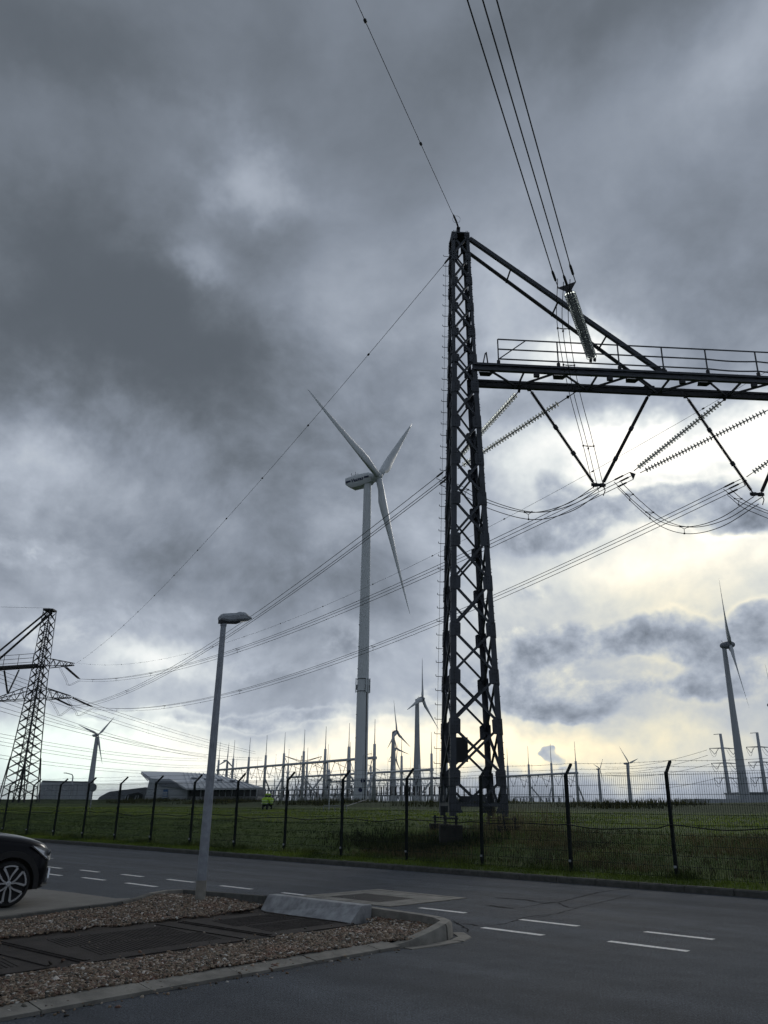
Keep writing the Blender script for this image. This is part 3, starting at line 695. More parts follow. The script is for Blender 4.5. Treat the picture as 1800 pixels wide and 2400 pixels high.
# ------------------------------------------------------------------ grass blades on the bank
def blades(name, label, pts, hgt, wid, per, colr, lean=.35, seed=1, col2=None, kind='stuff'):
    rg = np.random.default_rng(seed); n = len(pts)*per
    base = np.repeat(np.array(pts), per, 0) + np.column_stack([rg.normal(0, .045, n), rg.normal(0, .045, n), np.zeros(n)])
    h = hgt*rg.uniform(.45, 1.25, n); a = rg.uniform(0, 6.283, n); ln = rg.normal(0, lean, n); b2 = rg.uniform(0, 6.283, n)
    wv_ = np.column_stack([np.cos(a), np.sin(a), np.zeros(n)])*(wid*rg.uniform(.6, 1.3, n))[:, None]
    dv = np.column_stack([np.cos(b2), np.sin(b2), np.zeros(n)])*(ln*h)[:, None]
    zz = np.column_stack([np.zeros(n), np.zeros(n), h])
    V = np.stack([base-wv_/2, base+wv_/2, base+dv*.35+zz*.55+wv_*.35, base+dv*.35+zz*.55-wv_*.35, base+dv+zz*.97], 1).reshape(-1, 3)
    o = np.arange(n)[:, None]*5
    q = np.concatenate([o+np.array([[0, 1, 2]]), o+np.array([[0, 2, 3]]), o+np.array([[3, 2, 4]])], 0)
    me = bpy.data.meshes.new(name); me.vertices.add(len(V)); me.vertices.foreach_set('co', V.astype(np.float32).ravel())
    me.loops.add(len(q)*3); me.loops.foreach_set('vertex_index', q.astype(np.int32).ravel()); me.polygons.add(len(q))
    me.polygons.foreach_set('loop_start', np.arange(0, len(q)*3, 3, dtype=np.int32)); me.polygons.foreach_set('loop_total', np.full(len(q), 3, np.int32)); me.update(calc_edges=True)
    m = bpy.data.materials.new(name+'_blade'); m.use_nodes = True; nt = m.node_tree; b = nt.nodes['Principled BSDF']
    gn = nt.nodes.new('ShaderNodeNewGeometry'); cr = nt.nodes.new('ShaderNodeValToRGB'); c2 = col2 or tuple(c*1.9 for c in colr)
    cr.color_ramp.elements[0].color = (*colr, 1); cr.color_ramp.elements[1].color = (*c2, 1)
    nt.links.new(gn.outputs['Random Per Island'], cr.inputs[0])
    no = nt.nodes.new('ShaderNodeTexNoise'); no.inputs['Scale'].default_value = .45; no.inputs['Detail'].default_value = 5; nt.links.new(gn.outputs['Position'], no.inputs['Vector'])
    vr = nt.nodes.new('ShaderNodeValToRGB'); vr.color_ramp.elements[0].position = .36; vr.color_ramp.elements[0].color = (.45, .5, .5, 1); vr.color_ramp.elements[1].position = .64; vr.color_ramp.elements[1].color = (1.7, 1.55, 1.2, 1)
    nt.links.new(no.outputs[0], vr.inputs[0]); mm = nt.nodes.new('ShaderNodeMix'); mm.data_type = 'RGBA'; mm.blend_type = 'MULTIPLY'; mm.inputs[0].default_value = 1
    nt.links.new(cr.outputs[0], mm.inputs[6]); nt.links.new(vr.outputs[0], mm.inputs[7]); nt.links.new(mm.outputs[2], b.inputs['Base Color'])
    b.inputs['Roughness'].default_value = .8; b.inputs['Specular IOR Level'].default_value = .2
    me.materials.append(m)
    return tag(link(name, me), label, 'grass', kind=kind)
def scatter(num, m0, m1, n0, n1, seed, dens=None):
    rg = np.random.default_rng(seed); out = []
    while len(out) < num:
        m_, n_ = rg.uniform(m0, m1), rg.uniform(n0, n1)
        p = mn(m_, n_)
        if p.y < 8 or abs(p.x/p.y) > .56: continue
        if dens and rg.uniform() > dens(m_, n_): continue
        out.append((p.x, p.y, bank_z(m_, n_)-.01))
    return out
blades('verge_grass', 'mown green grass strip between kerb and fence', scatter(9000, -45, -4, 17.62, 18.5, 11), .085, .012, 3, (.075, .110, .020), seed=12)
blades('slope_grass', 'rough dark green grass on the slope behind the fence', scatter(20000, -60, -3, 18.5, 24.5, 13), .085, .013, 3, (.052, .078, .020), seed=14)
blades('fence_tufts', 'longer uncut tufts along the foot of the fence', scatter(2600, -45, -4, 18.25, 18.75, 31, lambda m_, n_: max(.08, math.sin(m_*2.1)*.6+math.sin(m_*5.3)*.4)), .20, .011, 3, (.060, .082, .022), lean=.45, seed=32)
blades('plateau_grass', 'brighter short grass on the flat top of the bank', scatter(18000, -75, -2, 24.5, 46, 15, lambda m_, n_: min(1, (28/n_)**1.2)), .09, .020, 3, (.150, .200, .036), seed=16)
blades('dry_grass', 'withered brown tall grass around the pylon foot', scatter(5200, -19, -4, 18.9, 23.6, 17, lambda m_, n_: .25+.75*max(0, math.sin(m_*1.1+n_)*.5+.5)),   .20, .010, 3, (.105, .092, .052), lean=.7, seed=18, col2=(.15, .125, .08))
def near_pylon(m_, n_):
    p = mn(m_, n_); d = math.hypot(p.x-4.5, p.y-28.4); return math.exp(-(d/1.4)**2)
blades('grass_stalks', 'tall pale seed stalks at the right foot of the pylon', scatter(260, -20, -12, 22, 26, 19, near_pylon), .75, .010, 3, (.13, .115, .075), lean=.25, seed=20)
blades('weeds', 'dark rough weeds in the hollow left of the pylon', scatter(2600, -22, -15, 19.8, 23, 21, lambda m_, n_: math.exp(-((m_+18.2)/2.0)**2-((n_-21.5)/1.1)**2)), .24, .022, 3, (.022, .03, .012), lean=.5, seed=22)
def rough_far(m_, n_): return max(0, math.sin(m_*.35)*.5+.3)
blades('far_weeds', 'rough brownish weeds along the far edge of the bank', scatter(2500, -110, 5, 60, 70, 23, rough_far), .55, .05, 3, (.045, .048, .02), lean=.4, seed=24)

# ------------------------------------------------------------------ main portal pylon
PR = math.radians(3.5); PX = Vector((math.cos(PR), math.sin(PR), 0)); PY = Vector((-math.sin(PR), math.cos(PR), 0)); PZ = Vector((0, 0, 1))
PC = Vector((3.21, 29.32, 0)); PB, PT, ZB = 1.35, 25.7, 18.75
def lerp_tab(z, tab):
    for (a, va), (b, vb) in zip(tab, tab[1:]):
        if z <= b: return va+(vb-va)*(z-a)/(b-a)
    return tab[-1][1]
def lattice(root, C, ex, ey, hw, hd, nodes, z0, z1, leg_w, br_w, steel, steel_in, gus=None, faces=(0, 1, 2, 3)):
    cor = [(-1, -1), (1, -1), (1, 1), (-1, 1)]
    def cp_(i, z, inset=0.0): return C+ex*(cor[i][0]*(hw(z)-inset))+ey*(cor[i][1]*(hd(z)-inset))+PZ*z
    zs = sorted(set([z0, z1]+[z for z in KNEES if z0 < z < z1]))
    for i in range(4):
        b = MB()
        for a, c in zip(zs, zs[1:]): b.ell(cp_(i, a), cp_(i, c), leg_w*(.66 if a > 18 else 1), .022, ex*(-cor[i][0]), ey*(-cor[i][1]))
        b.build('leg', steel, root)
    for f in faces:
        i, j = f, (f+1) % 4
        nrm = [-ey, ex, ey, -ex][f]
        for a, c in zip(nodes, nodes[1:]):
            for k, (p, q) in enumerate(((cp_(i, a), cp_(j, c)), (cp_(i, c), cp_(j, a)))):
                d = (q-p).normalized(); p = p+d*leg_w*.35; q = q-d*leg_w*.35
                o_ = nrm*(-.02-.03*k)
                MB().ell(p+o_, q+o_, br_w, .014, PZ, -nrm).build('brace', steel, root)
        if gus:
            gw, gh = gus
            for z in nodes:
                for s_, c_ in ((1, i), (-1, j)):
                    p = cp_(c_, z); hz = (cp_(j, z)-cp_(i, z)).normalized()*s_
                    sl_ = (cp_(c_, z+.5)-cp_(c_, z-.5)).normalized()
                    w_ = min(gw, (cp_(j, z)-cp_(i, z)).length*.29); gh = gus[1]*(.72 if z > 18 else 1)
                    pts = [p-sl_*gh*.5-hz*.015, p-sl_*gh*.5+hz*w_*.8, p-sl_*gh*.40+hz*w_, p+sl_*gh*.40+hz*w_, p+sl_*gh*.5+hz*w_*.8, p+sl_*gh*.5-hz*.015]
                    MB().prism([q+nrm*.004 for q in pts], nrm*.016).build('gusset', steel, root)
KNEES = [18.9]
hwM = lambda z: lerp_tab(z, [(PB, .965), (18.9, .51), (25.8, .375)])
hdM = lambda z: lerp_tab(z, [(PB, 1.30), (18.9, .68), (25.8, .49)])
NODES = [2.55, 4.25, 5.95, 7.65, 9.4, 11.1, 12.8, 14.5, 16.15, 17.8, 19.15, 20.45, 21.75, 23.1, 24.4, 25.55]
pyl = thing('portal_pylon', 'large dark steel lattice pylon carrying a railed cross beam', 'pylon', PC+Vector((0, 0, PB)))
lattice(pyl, PC, PX, PY, hwM, hdM, NODES, PB, PT, .20, .085, M_STEEL, M_STEEL_D, (.34, .53))
def pc(i, j, z): return PC+PX*(i*hwM(z))+PY*(j*hdM(z))+PZ*z
# bottom struts, knee bars, feet
for (a, b, nrm) in (((-1, -1), (1, -1), -PY), ((1, -1), (1, 1), PX), ((1, 1), (-1, 1), PY), ((-1, 1), (-1, -1), -PX)):
    p, q = pc(*a, 1.72), pc(*b, 1.72); mid = (p+q)/2
    MB().bar(p, q, .12, .05, PZ).build('bottom_strut', M_STEEL, pyl)
    for c in (a, b): MB().ell(mid+nrm*-.03, pc(*c, 2.55)+nrm*-.03, .085, .014, PZ, -nrm).build('brace', M_STEEL, pyl)
    hz = (q-p).normalized()
    for c, s_ in ((a, 1), (b, -1)):
        r = pc(*c, 1.45); MB().prism([r+nrm*.006, r+hz*s_*.42+nrm*.006, r+hz*s_*.34+PZ*.18+nrm*.006, r+hz*s_*.18+PZ*.55+nrm*.006, r+PZ*.62+nrm*.006], nrm*.02).build('foot_plate', M_STEEL, pyl)
    MB().prism([mid+PZ*.09-hz*.3+nrm*.03, mid+PZ*.09+hz*.3+nrm*.03, mid+PZ*.3+hz*.2+nrm*.03, mid+PZ*.3-hz*.2+nrm*.03], nrm*.015).build('gusset', M_STEEL, pyl)
for i in (-1, 1):
    for j in (-1, 1):
        c = pc(i, j, 1.3); MB().box(c-PZ*.02, (.5, .5, .05)).build('base_plate', M_STEEL_D, pyl)
        for a in (-1, 1): MB().tube([c+PX*a*.18-PY*.1-PZ*.22, c+PX*a*.18-PY*.1+PZ*.06], .05, 6).build('anchor_bolt', M_STEEL_D, pyl)
        fb = MB().box(c-PZ*.50, (.72, .72, .55)); o = fb.build('footing', mat('old_concrete', (.030, .030, .027), .95, var=.4, scale=4, coord='World'), pyl)
# buried concrete block seen in the slope
bc = atz(1066, 1966, .62)
o = MB().box((bc.x, bc.y, .36), (.85, .6, .5)).build('concrete_block', mat('old_concrete', (.055, .055, .05))); tag(o, 'half buried concrete block in the slope below the pylon', 'concrete block'); o.data.materials[0] = MATS['old_concrete']
# sign plates hung inside the lower bays
MB().prism([pc(-.92, .3, 4.0), pc(-.05, .3, 4.0), pc(-.05, .3, 3.15), pc(-.92, .3, 3.1)], PY*.03).build('screen_plate', M_STEEL_D, pyl)
# rivets and bolts on the plates
bb = MB()
for z in NODES:
    for i, s_ in ((-1, 1), (1, -1)):
        for a in (.06, .13, .21):
            for dz in (-.24, -.12, .0, .12, .24):
                if RNG.uniform() < .35: continue
                p = pc(i, -1, z+dz)+PX*s_*a-PY*.022
                bb.box(p, (.028, .03, .028))
    for dz in (-.26, -.13, 0, .13, .26):
        for a in (.1, .2): bb.box(pc(-1, 1, z+dz)-PX*.012-PY*a, (.05, .026, .026)); bb.box(pc(1, -1, z+dz)+PX*.012+PY*a, (.05, .026, .026))
for z in np.arange(1.9, PT, .13):
    for i, j, v in ((-1, -1, -PX), (-1, 1, -PX), (1, -1, PX)):
        if RNG.uniform() < .5: bb.box(pc(i, j, z)+v*.012-PY*j*.05, (.04, .024, .024))
o = bb.build('bolts', M_STEEL_D, pyl, fix=False); o['kind'] = 'stuff'
# step hooks and safety line up the left rear leg
sm = MB().tube([(0, 0, 0), (-.23, 0, 0), (-.245, 0, .015), (-.25, 0, .075)], .0125, 6).mesh('step_hook', M_STEEL_D)
z = 2.6
while z < 25.4:
    o = link('step_hook', sm, pyl, pc(-1, 1, z)); o.rotation_euler = (0, 0, PR); z += .525
MB().tube([pc(-1, 1, 2.0)-PX*.16, pc(-1, 1, 13)-PX*.16, pc(-1, 1, 19)-PX*.16, pc(-1, 1, 25)-PX*.14], .007, 5).build('safety_line', M_STEEL_D, pyl)
# top cap
MB().box(PC+PZ*(PT+.03), (.80, 1.0, .06), Matrix.Rotation(PR, 3, 'Z')).build('cap', M_STEEL, pyl)
MB().prism([PC+PZ*(PT+.75)-PX*.08, PC+PZ*(PT+.75)+PX*.08, PC+PZ*(PT-1.0)+PX*.05-PX*.1, PC+PZ*(PT-1.0)-PX*.25], PY*.12).build('earth_wire_bracket', M_STEEL_D, pyl)

# cross beam
BX0, BX1 = .35, 24.0
def bm_(x, j, z): return PC+PX*x+PY*(j*.68)+PZ*z
for j in (-1, 1):
    b = MB(); b.bar(bm_(BX0, j, ZB+.13), bm_(BX1, j, ZB+.13), .10, .14, PZ); b.bar(bm_(BX0, j, ZB-.12), bm_(BX1, j, ZB-.12), .09, .16, PZ); b.bar(bm_(BX0, j*.97, ZB), bm_(BX1, j*.97, ZB), .30, .03, PZ)
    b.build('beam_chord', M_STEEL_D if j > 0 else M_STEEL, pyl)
x = .9; k = 0
while x < BX1-1:
    j = -1 if k % 2 == 0 else 1
    MB().bar(bm_(x, j, ZB-.05), bm_(x+1.55, -j, ZB-.05), .09, .05, PZ).build('beam_diagonal', M_STEEL_D, pyl)
    if k % 2 == 1: MB().bar(bm_(x+.05, 1, ZB-.1), bm_(x+.05, -1, ZB-.1), .10, .05, PZ).build('beam_crossbar', M_STEEL_D, pyl)
    if k % 2 == 0: MB().prism([bm_(x-.32, -.98, ZB-.23), bm_(x+.32, -.98, ZB-.23), bm_(x+.2, -.5, ZB-.23), bm_(x-.2, -.5, ZB-.23)], PZ*.02).build('beam_gusset', M_STEEL_D, pyl)
    x += 1.55; k += 1
for xx in np.arange(3.0, 22, 3.1): MB().box(bm_(xx, -1.0, ZB-.27), (.22, .14, .16), Matrix.Rotation(PR, 3, 'Z')).build('cable_clip', M_STEEL_D, pyl)
# guard rail
RZ = ZB+.22
rx = [1.42, 3.95, 6.55, 8.45, 10.35, 12.55, 14.6, 16.7, 18.8, 20.9, 23.0]
for i, xx in enumerate(rx):
    MB().bar(bm_(xx, -1.05, RZ-.05), bm_(xx, -1.05, RZ+1.13), .045, .05, PX).build('rail_post', M_STEEL, pyl)
    MB().box(bm_(xx, -1.05, RZ+.03), (.13, .08, .16)).build('rail_socket', M_STEEL_D, pyl)
for h_, nm in ((1.12, 'top_rail'), (.64, 'middle_rail'), (.17, 'lower_rail')):
    b = MB()
    for a, c in zip(rx, rx[1:]):
        k_ = 5
        for t in range(k_):
            u0, u1 = t/k_, (t+1)/k_; sg = (.05 if (h_ < 1 and a > 10) else .0)
            b.bar(bm_(a+(c-a)*u0, -1.09, RZ+h_-sg*math.sin(math.pi*u0)), bm_(a+(c-a)*u1, -1.09, RZ+h_-sg*math.sin(math.pi*u1)), .055, .03, PZ)
    b.build(nm, M_STEEL, pyl)
MB().bar(bm_(1.45, -1.12, RZ+.17), bm_(2.6, -1.12, RZ+1.1), .045, .02, PZ).build('rail_brace', M_STEEL, pyl)
b = MB(); b.bar(bm_(.82, -.3, RZ), bm_(.98, -.3, RZ+.75), .05, .05); b.bar(bm_(1.1, -.3, RZ), bm_(1.02, -.3, RZ+.8), .05, .05); b.box(bm_(.95, -.3, RZ+.05), (.45, .25, .14)); b.build('ladder_stop', M_STEEL_D, pyl)
# stays from the top down to the beam
SE = 8.35
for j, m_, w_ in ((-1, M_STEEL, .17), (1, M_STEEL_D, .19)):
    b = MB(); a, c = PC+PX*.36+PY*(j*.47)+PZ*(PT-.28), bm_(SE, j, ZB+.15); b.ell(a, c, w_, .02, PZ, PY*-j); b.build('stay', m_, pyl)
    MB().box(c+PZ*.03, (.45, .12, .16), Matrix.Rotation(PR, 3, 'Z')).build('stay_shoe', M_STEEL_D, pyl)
for t in (.23, .48, .73):
    a = (PC+PX*.36-PY*.47+PZ*(PT-.28)).lerp(bm_(SE, -1, ZB+.15), t); c = (PC+PX*.36+PY*.47+PZ*(PT-.28)).lerp(bm_(SE, 1, ZB+.15), t)
    MB().bar(a, c, .06, .05).build('stay_rung', M_STEEL_D, pyl)

# ------------------------------------------------------------------ insulators and conductors
dp = [(0, .024), (.004, .055), (.016, .095), (.034, .128), (.05, .130), (.054, .124), (.040, .10), (.036, .05), (.05, .022)]
disc_me = MB().lathe((0, 0, 0), (0, 0, 1), dp, 14).mesh('disc', M_GLASS_I, True)
cap_prof = [(-.06, .016), (-.055, .026), (-.02, .031), (.002, .030), (.004, .016)]
def insulator(name, label, a, b, lead0=.35, lead1=.35, pitch=.155, group='glass insulator strings of the cross beam', both=None):
    a, b = Vector(a), Vector(b); d = (b-a).normalized(); Ln = (b-a).length
    t = thing(name, label, 'insulator', a, group)
    c = MB(); c.tube([a, b], .014, 6); k = 0; s_ = lead0+.08
    q = d.to_track_quat('Z', 'Y')
    while s_ < Ln-lead1-.08:
        c.lathe(a+d*s_, b, [(x, r) for x, r in cap_prof], 8)
        o = link('disc', disc_me, t, a+d*s_); o.rotation_mode = 'QUATERNION'; o.rotation_quaternion = q
        s_ += pitch
    for u0, u1 in ((.02, lead0), (Ln-lead1, Ln)): c.bar(a+d*u0, a+d*u1, .05, .018)
    c.box(a+d*lead0*.5, (.1, .1, .1)); c.build('core', M_STEEL_D, t)
    return t
def rod_insulator(name, label, a, b, joints, r=.075, group='ribbed rod insulators holding the jumpers', lead=.3, n=10):
    a, b = Vector(a), Vector(b); Ln = (b-a).length; t = thing(name, label, 'insulator', a, group)
    pr = [(0, .03), (lead, .03)]; s_ = lead
    while s_ < Ln-.25:
        pr += [(s_, .045), (s_+.012, r), (s_+.028, r*.96), (s_+.040, .045)]; s_ += .058
    pr += [(Ln-.24, .03), (Ln, .03)]
    MB().lathe(a, b, pr, n).build('rod', M_PORC, t)
    d = (b-a).normalized()
    for j in joints: MB().lathe(a+d*(j*Ln-.09), b, [(0, .06), (.01, r*1.25), (.17, r*1.25), (.18, .06)], 10).build('joint', M_STEEL_D, t)
    MB().box(a+d*.1, (.12, .22, .16)).build('hanger', M_STEEL_D, t); MB().box(b-d*.05, (.16, .16, .12)).build('end_fitting', M_STEEL_D, t)
    return t
def sagline(a, b, sag, n=24):
    a, b = Vector(a), Vector(b); return [a.lerp(b, i/n)-Vector((0, 0, 4*sag*(i/n)*(1-i/n))) for i in range(n+1)]
def bundle(name, label, pts, r=.017, gap_=.38, spacers=(), group='triple conductor bundles', offs=None, sp_r=.014, nseg=6, cat='power cable'):
    pts = [Vector(p) for p in pts]; t = thing(name, label, cat, pts[0], group)
    d = pts[-1]-pts[0]; s_ = Vector((d.y, -d.x, 0))
    if s_.length < 1e-3: s_ = Vector((1, 0, 0))
    s_.normalize(); O = offs or [s_*gap_/2, -s_*gap_/2, Vector((0, 0, -gap_*.8))]
    for o in O: MB().tube([p+o for p in pts], r, nseg).build('wire', M_WIRE, t, smooth=True)
    for u in spacers:
        f = u*(len(pts)-1); i = min(int(f), len(pts)-2); p = pts[i].lerp(pts[i+1], f-i); b = MB()
        c = p+sum(O, Vector())/len(O)
        for o in O: b.tube([c, p+o], sp_r, 5); b.box(p+o, (.06, .06, .06))
        if len(O) == 3: b.tube([p+O[0], p+O[1]], sp_r, 5)
        b.build('spacer', M_STEEL_D, t)
    return t
def clamp_set(name, label, yoke, dirv, O, lead=1.05):       # yoke plate with a dead-end clamp for each wire
    t = thing(name, label, 'clamp', yoke, 'dead end clamps'); d = Vector(dirv).normalized()
    b = MB(); b.prism([yoke+O[0]*1.1, yoke+O[1]*1.1, yoke+O[2]*1.05], d*.03); b.build('yoke_plate', M_STEEL_D, t)
    for o in O:
        b = MB(); b.tube([yoke+o, yoke+o+d*.45], .016, 6); b.lathe(yoke+o+d*.42, yoke+o+d*2, [(0, .02), (.05, .045), (.5, .045), (.62, .022)], 8); b.build('clamp', M_STEEL_D, t)
    return t
# far side: three phases running to the next pylon
Y2 = 130.0
K = [at(167.3, 1655, Y2), at(186.5, 1592, Y2), at(217, 1657, Y2)]
ENDS = [Vector((3.2, 35.0, 16.85)), Vector((12.1, 35.5, 17.0)), Vector((17.5, 35.5, 16.75))]
ATT = [(Vector((5.82, 30.1, 18.55)), Vector((8.24, 30.25, 18.55))), (Vector((14.93, 30.66, 18.6)), Vector((17.6, 30.8, 18.55))), (Vector((20.6, 31.0, 18.55)), Vector((23.2, 31.15, 18.55)))]
SAG = [2.6, 2.9, 3.65]
WHO = [('left', 'beside the pylon'), ('middle', 'crossing right of the pylon'), ('right', 'at the right picture edge')]
PEND = []
for i in range(3):
    e = ENDS[i]; k = K[i]; h = (k-e); h.z = 0; h.normalize(); s_ = Vector((h.y, -h.x, 0)); slope = ((k.z-e.z)-4*SAG[i])/((k-e).length)
    dv = (h+Vector((0, 0, slope))).normalized()
    for q, (a, side) in enumerate(zip(ATT[i], (-1, 1))):
        if i < 2 or q == 0:
            insulator('insulator_string', [['nearer glass disc insulator string running down behind the pylon shaft', 'longer glass disc insulator string crossing the left ribbed rod'], ['glass disc insulator string ending left of the jumper clamps', 'glass disc insulator string leaving the right picture edge'], ['glass disc insulator string at the far right edge of the picture', '']][i][q], a, e-dv*.25+s_*(.22*side)*(1 if i != 0 else 1), .30 if q == 0 else .9, .3)
    O = [s_*.19+PZ*.05, -s_*.19+PZ*.05, -PZ*.28]
    clamp_set('dead_end_clamp', ['yoke and clamps half hidden behind the pylon shaft', 'yoke and three clamps above the middle jumper loop', 'yoke and three clamps beside the right jumper bracket'][i], e, dv, O)
    st_ = e+dv*1.0; pts = sagline(st_, k, SAG[i], 48)
    bundle('conductor_bundle', ['triple conductor sweeping from behind the pylon past the tall turbine', 'triple conductor passing behind the pylon at mid height', 'lowest triple conductor crossing the pylon and the turbine tower'][i], pts, spacers=[(.30, .62, .86), (.42, .66, .8, .92), (.28, .5, .7, .88)][i], offs=O, r=.017)
    PEND.append((st_, O))
# ribbed V strings holding the jumpers under the beam
VB1, VB2 = Vector((8.81, 30.16, 14.1)), Vector((15.5, 30.57, 13.96))
rod_insulator('rod_insulator', 'left ribbed rod of the V nearest the pylon', (6.09, 29.98, 18.6), VB1-PX*.12, (.42, .68))
rod_insulator('rod_insulator', 'right ribbed rod of the V nearest the pylon', (11.44, 30.3, 18.6), VB1+PX*.12, (.40, .72))
rod_insulator('rod_insulator', 'ribbed rod slanting to the right picture edge', (12.96, 30.4, 18.6), VB2-PX*.12, (.37, .70))
rod_insulator('rod_insulator', 'ribbed rod at the right edge rising out of the picture', (18.2, 30.7, 18.6), VB2+PX*.12, (.40, .72))
for v, lb in ((VB1, 'bracket joining the V rods near the pylon'), (VB2, 'bracket joining the V rods at the right edge')):
    t = thing('jumper_bracket', lb, 'bracket', v); MB().bar(v-PX*.3+PZ*.05, v+PX*.3+PZ*.05, .12, .05, PZ).build('plate', M_STEEL_D, t)
    MB().tube([v+PX*.22, v+PX*.26-PZ*.18, v+PX*.16-PZ*.42], .02, 6).build('hook', M_STEEL_D, t)
# near side: conductors that pass over the camera
OD = Vector((-.405, -.914, .03)).normalized(); os_ = Vector((OD.y, -OD.x, 0)).normalized()
P0 = Vector((8.56, 28.5, 18.95)); OE = P0+OD*5.6
insulator('insulator_string', 'thick double glass disc insulator string rising from the railed beam', P0+os_*.08, OE-OD*.5+os_*.085, .3, .3)
insulator('insulator_string', 'twin of the rising glass string above the railed beam', P0-os_*.08, OE-OD*.5-os_*.085, .3, .3)
OO = [os_*.32+PZ*.02, -os_*.06-PZ*.28, -os_*.30+PZ*.10]
clamp_set('dead_end_clamp', 'yoke and clamps at the top of the rising glass string', OE-OD*.35, OD, OO)
oq = atz(*ds(1046, 0), 19.2); odir = (oq-OE); far = OE+odir*6
bundle('conductor_bundle', 'three thick conductors running overhead to the top of the picture', sagline(OE+OD*.6, far, .35, 30), offs=OO, r=.019)
# jumpers
def curve3(pts, n=10):
    pts = [Vector(p) for p in pts]; P_ = [pts[0]*2-pts[1]]+pts+[pts[-1]*2-pts[-2]]; out = []
    for i in range(1, len(P_)-2):
        for t in range(n):
            u = t/n; a, b, c, d = P_[i-1], P_[i], P_[i+1], P_[i+2]
            out.append(.5*((2*b)+(-a+c)*u+(2*a-5*b+4*c-d)*u*u+(-a+3*b-3*c+d)*u**3))
    out.append(P_[-2]); return out
OJ = [PX*.20+PZ*.05, -PX*.20+PZ*.05, -PZ*.25]
J0 = OE+OD*.3-PZ*.15
jp = curve3([J0, at(*ds(1216, 700), 25.6), at(*ds(1237, 830), 28.0), at(*ds(1268, 950), 29.4), VB1-PZ*.12])
bundle('jumper_cable', 'three thin jumper wires dropping behind the beam to the V bracket', jp, offs=[PX*.22, -PX*.22, -PX*.02-PZ*.12], r=.013, spacers=(.27, .42, .78), group='jumper cables', sp_r=.012)
S0, O0_ = PEND[0]
jp = curve3([VB1-PZ*.12, at(*ds(1230, 1095), 30.9), at(*ds(1150, 1112), 31.9), at(*ds(1060, 1090), 33.0), at(*ds(990, 1055), 34.4), S0-PZ*.1])
bundle('jumper_cable', 'jumper loop sagging from the V bracket behind the pylon shaft', jp, offs=[PX*.16+PZ*.12, -PX*.16+PZ*.10, -PZ*.22], r=.017, spacers=(.42, .75), group='jumper cables')
S1, _ = PEND[1]
jp = curve3([S1-PZ*.1, at(*ds(1378, 1088), 35.4), at(*ds(1430, 1128), 34.5), at(*ds(1490, 1142), 33.4), at(*ds(1560, 1125), 32.2), VB2-PZ*.15])
bundle('jumper_cable', 'deep jumper loop hanging to the right of the pylon', jp, offs=[PX*.20+PZ*.08, -PX*.16+PZ*.08, -PZ*.24], r=.017, spacers=(.12, .30, .56), group='jumper cables')
S2, _ = PEND[2]
jp = curve3([S2-PZ*.1, S2+Vector((.5, -1.0, -1.3)), S2+Vector((2.2, -2.6, -2.6)), S2+Vector((5, -4.5, -2.2))])
bundle('jumper_cable', 'jumper wires curving off the right picture edge', jp, offs=[PX*.20+PZ*.08, -PX*.16+PZ*.08, -PZ*.24], r=.017, spacers=(.2, .5), group='jumper cables')
# earth wires
def earth(label, pts, r=.011, beads=()):
    t = thing('earth_wire', label, 'wire', pts[0], 'earth wires'); MB().tube(pts, r, 5).build('wire', M_WIRE, t)
    for u in beads:
        f = u*(len(pts)-1); i = min(int(f), len(pts)-2); p = Vector(pts[i]).lerp(Vector(pts[i+1]), f-i); d = (Vector(pts[i+1])-Vector(pts[i])).normalized()
        MB().tube([p-d*.10, p-d*.05, p+d*.05, p+d*.10], [r, r*4.5, r*4.5, r], 8).build('damper', M_WIRE, t)
TOPW = PC+PZ*(PT+.75)
q = at(*ds(780, 0), 18.2)
dirE = (q-TOPW)
t0 = TOPW+dirE*.06
earth('single wire running from the pylon top up out of the picture', sagline(TOPW, TOPW+dirE*4.5-PZ*1, .4, 20), .012, (.105, .215))
t = thing('wire_fitting', 'clamp and loop of wire on top of the pylon', 'clamp', TOPW); dE = dirE.normalized()
MB().tube([TOPW-PZ*.1, TOPW+dE*.35], .04, 6).build('turnbuckle', M_STEEL_D, t); MB().lathe(TOPW+dE*.35, TOPW+dE*2, [(0, .02), (.05, .045), (.45, .04), (.55, .015)], 8).build('sleeve', M_STEEL_D, t)
MB().tube([TOPW+dE*.55+Vector((math.cos(a)*.17+.05, 0, math.sin(a)*.2)) for a in np.linspace(0, 6.1, 18)], .008, 5).build('wire_loop', M_GALV, t)
EL = PC+PX*-.42+PZ*24.55-PY*.35
tip1 = at(179.7, 1553.7, Y2); tip2 = at(171.8, 1629.5, Y2)
earth('thin wire from the pylon top down to the distant left pylon', sagline(EL, tip1, 2.1, 40), .012, [k/14 for k in range(1, 14)])
t = thing('wire_fitting', 'coiled wire clamp left of the pylon head', 'clamp', EL)
MB().lathe(EL, EL+Vector((-.5, .85, -.15)), [(0, .02), (.05, .05), (.45, .04), (.55, .015)], 8).build('sleeve', M_STEEL_D, t)
MB().tube([EL+Vector((math.cos(a)*.09+.02, 0, math.sin(a)*.14+.12)) for a in np.linspace(0, 12, 30)], .008, 5).build('wire_loop', M_GALV, t)
earth('faint wire crossing behind the beam to the distant left pylon', sagline((21.4, 31.5, 23), tip1, 5.2, 40), .010, [k/16 for k in range(1, 16)])

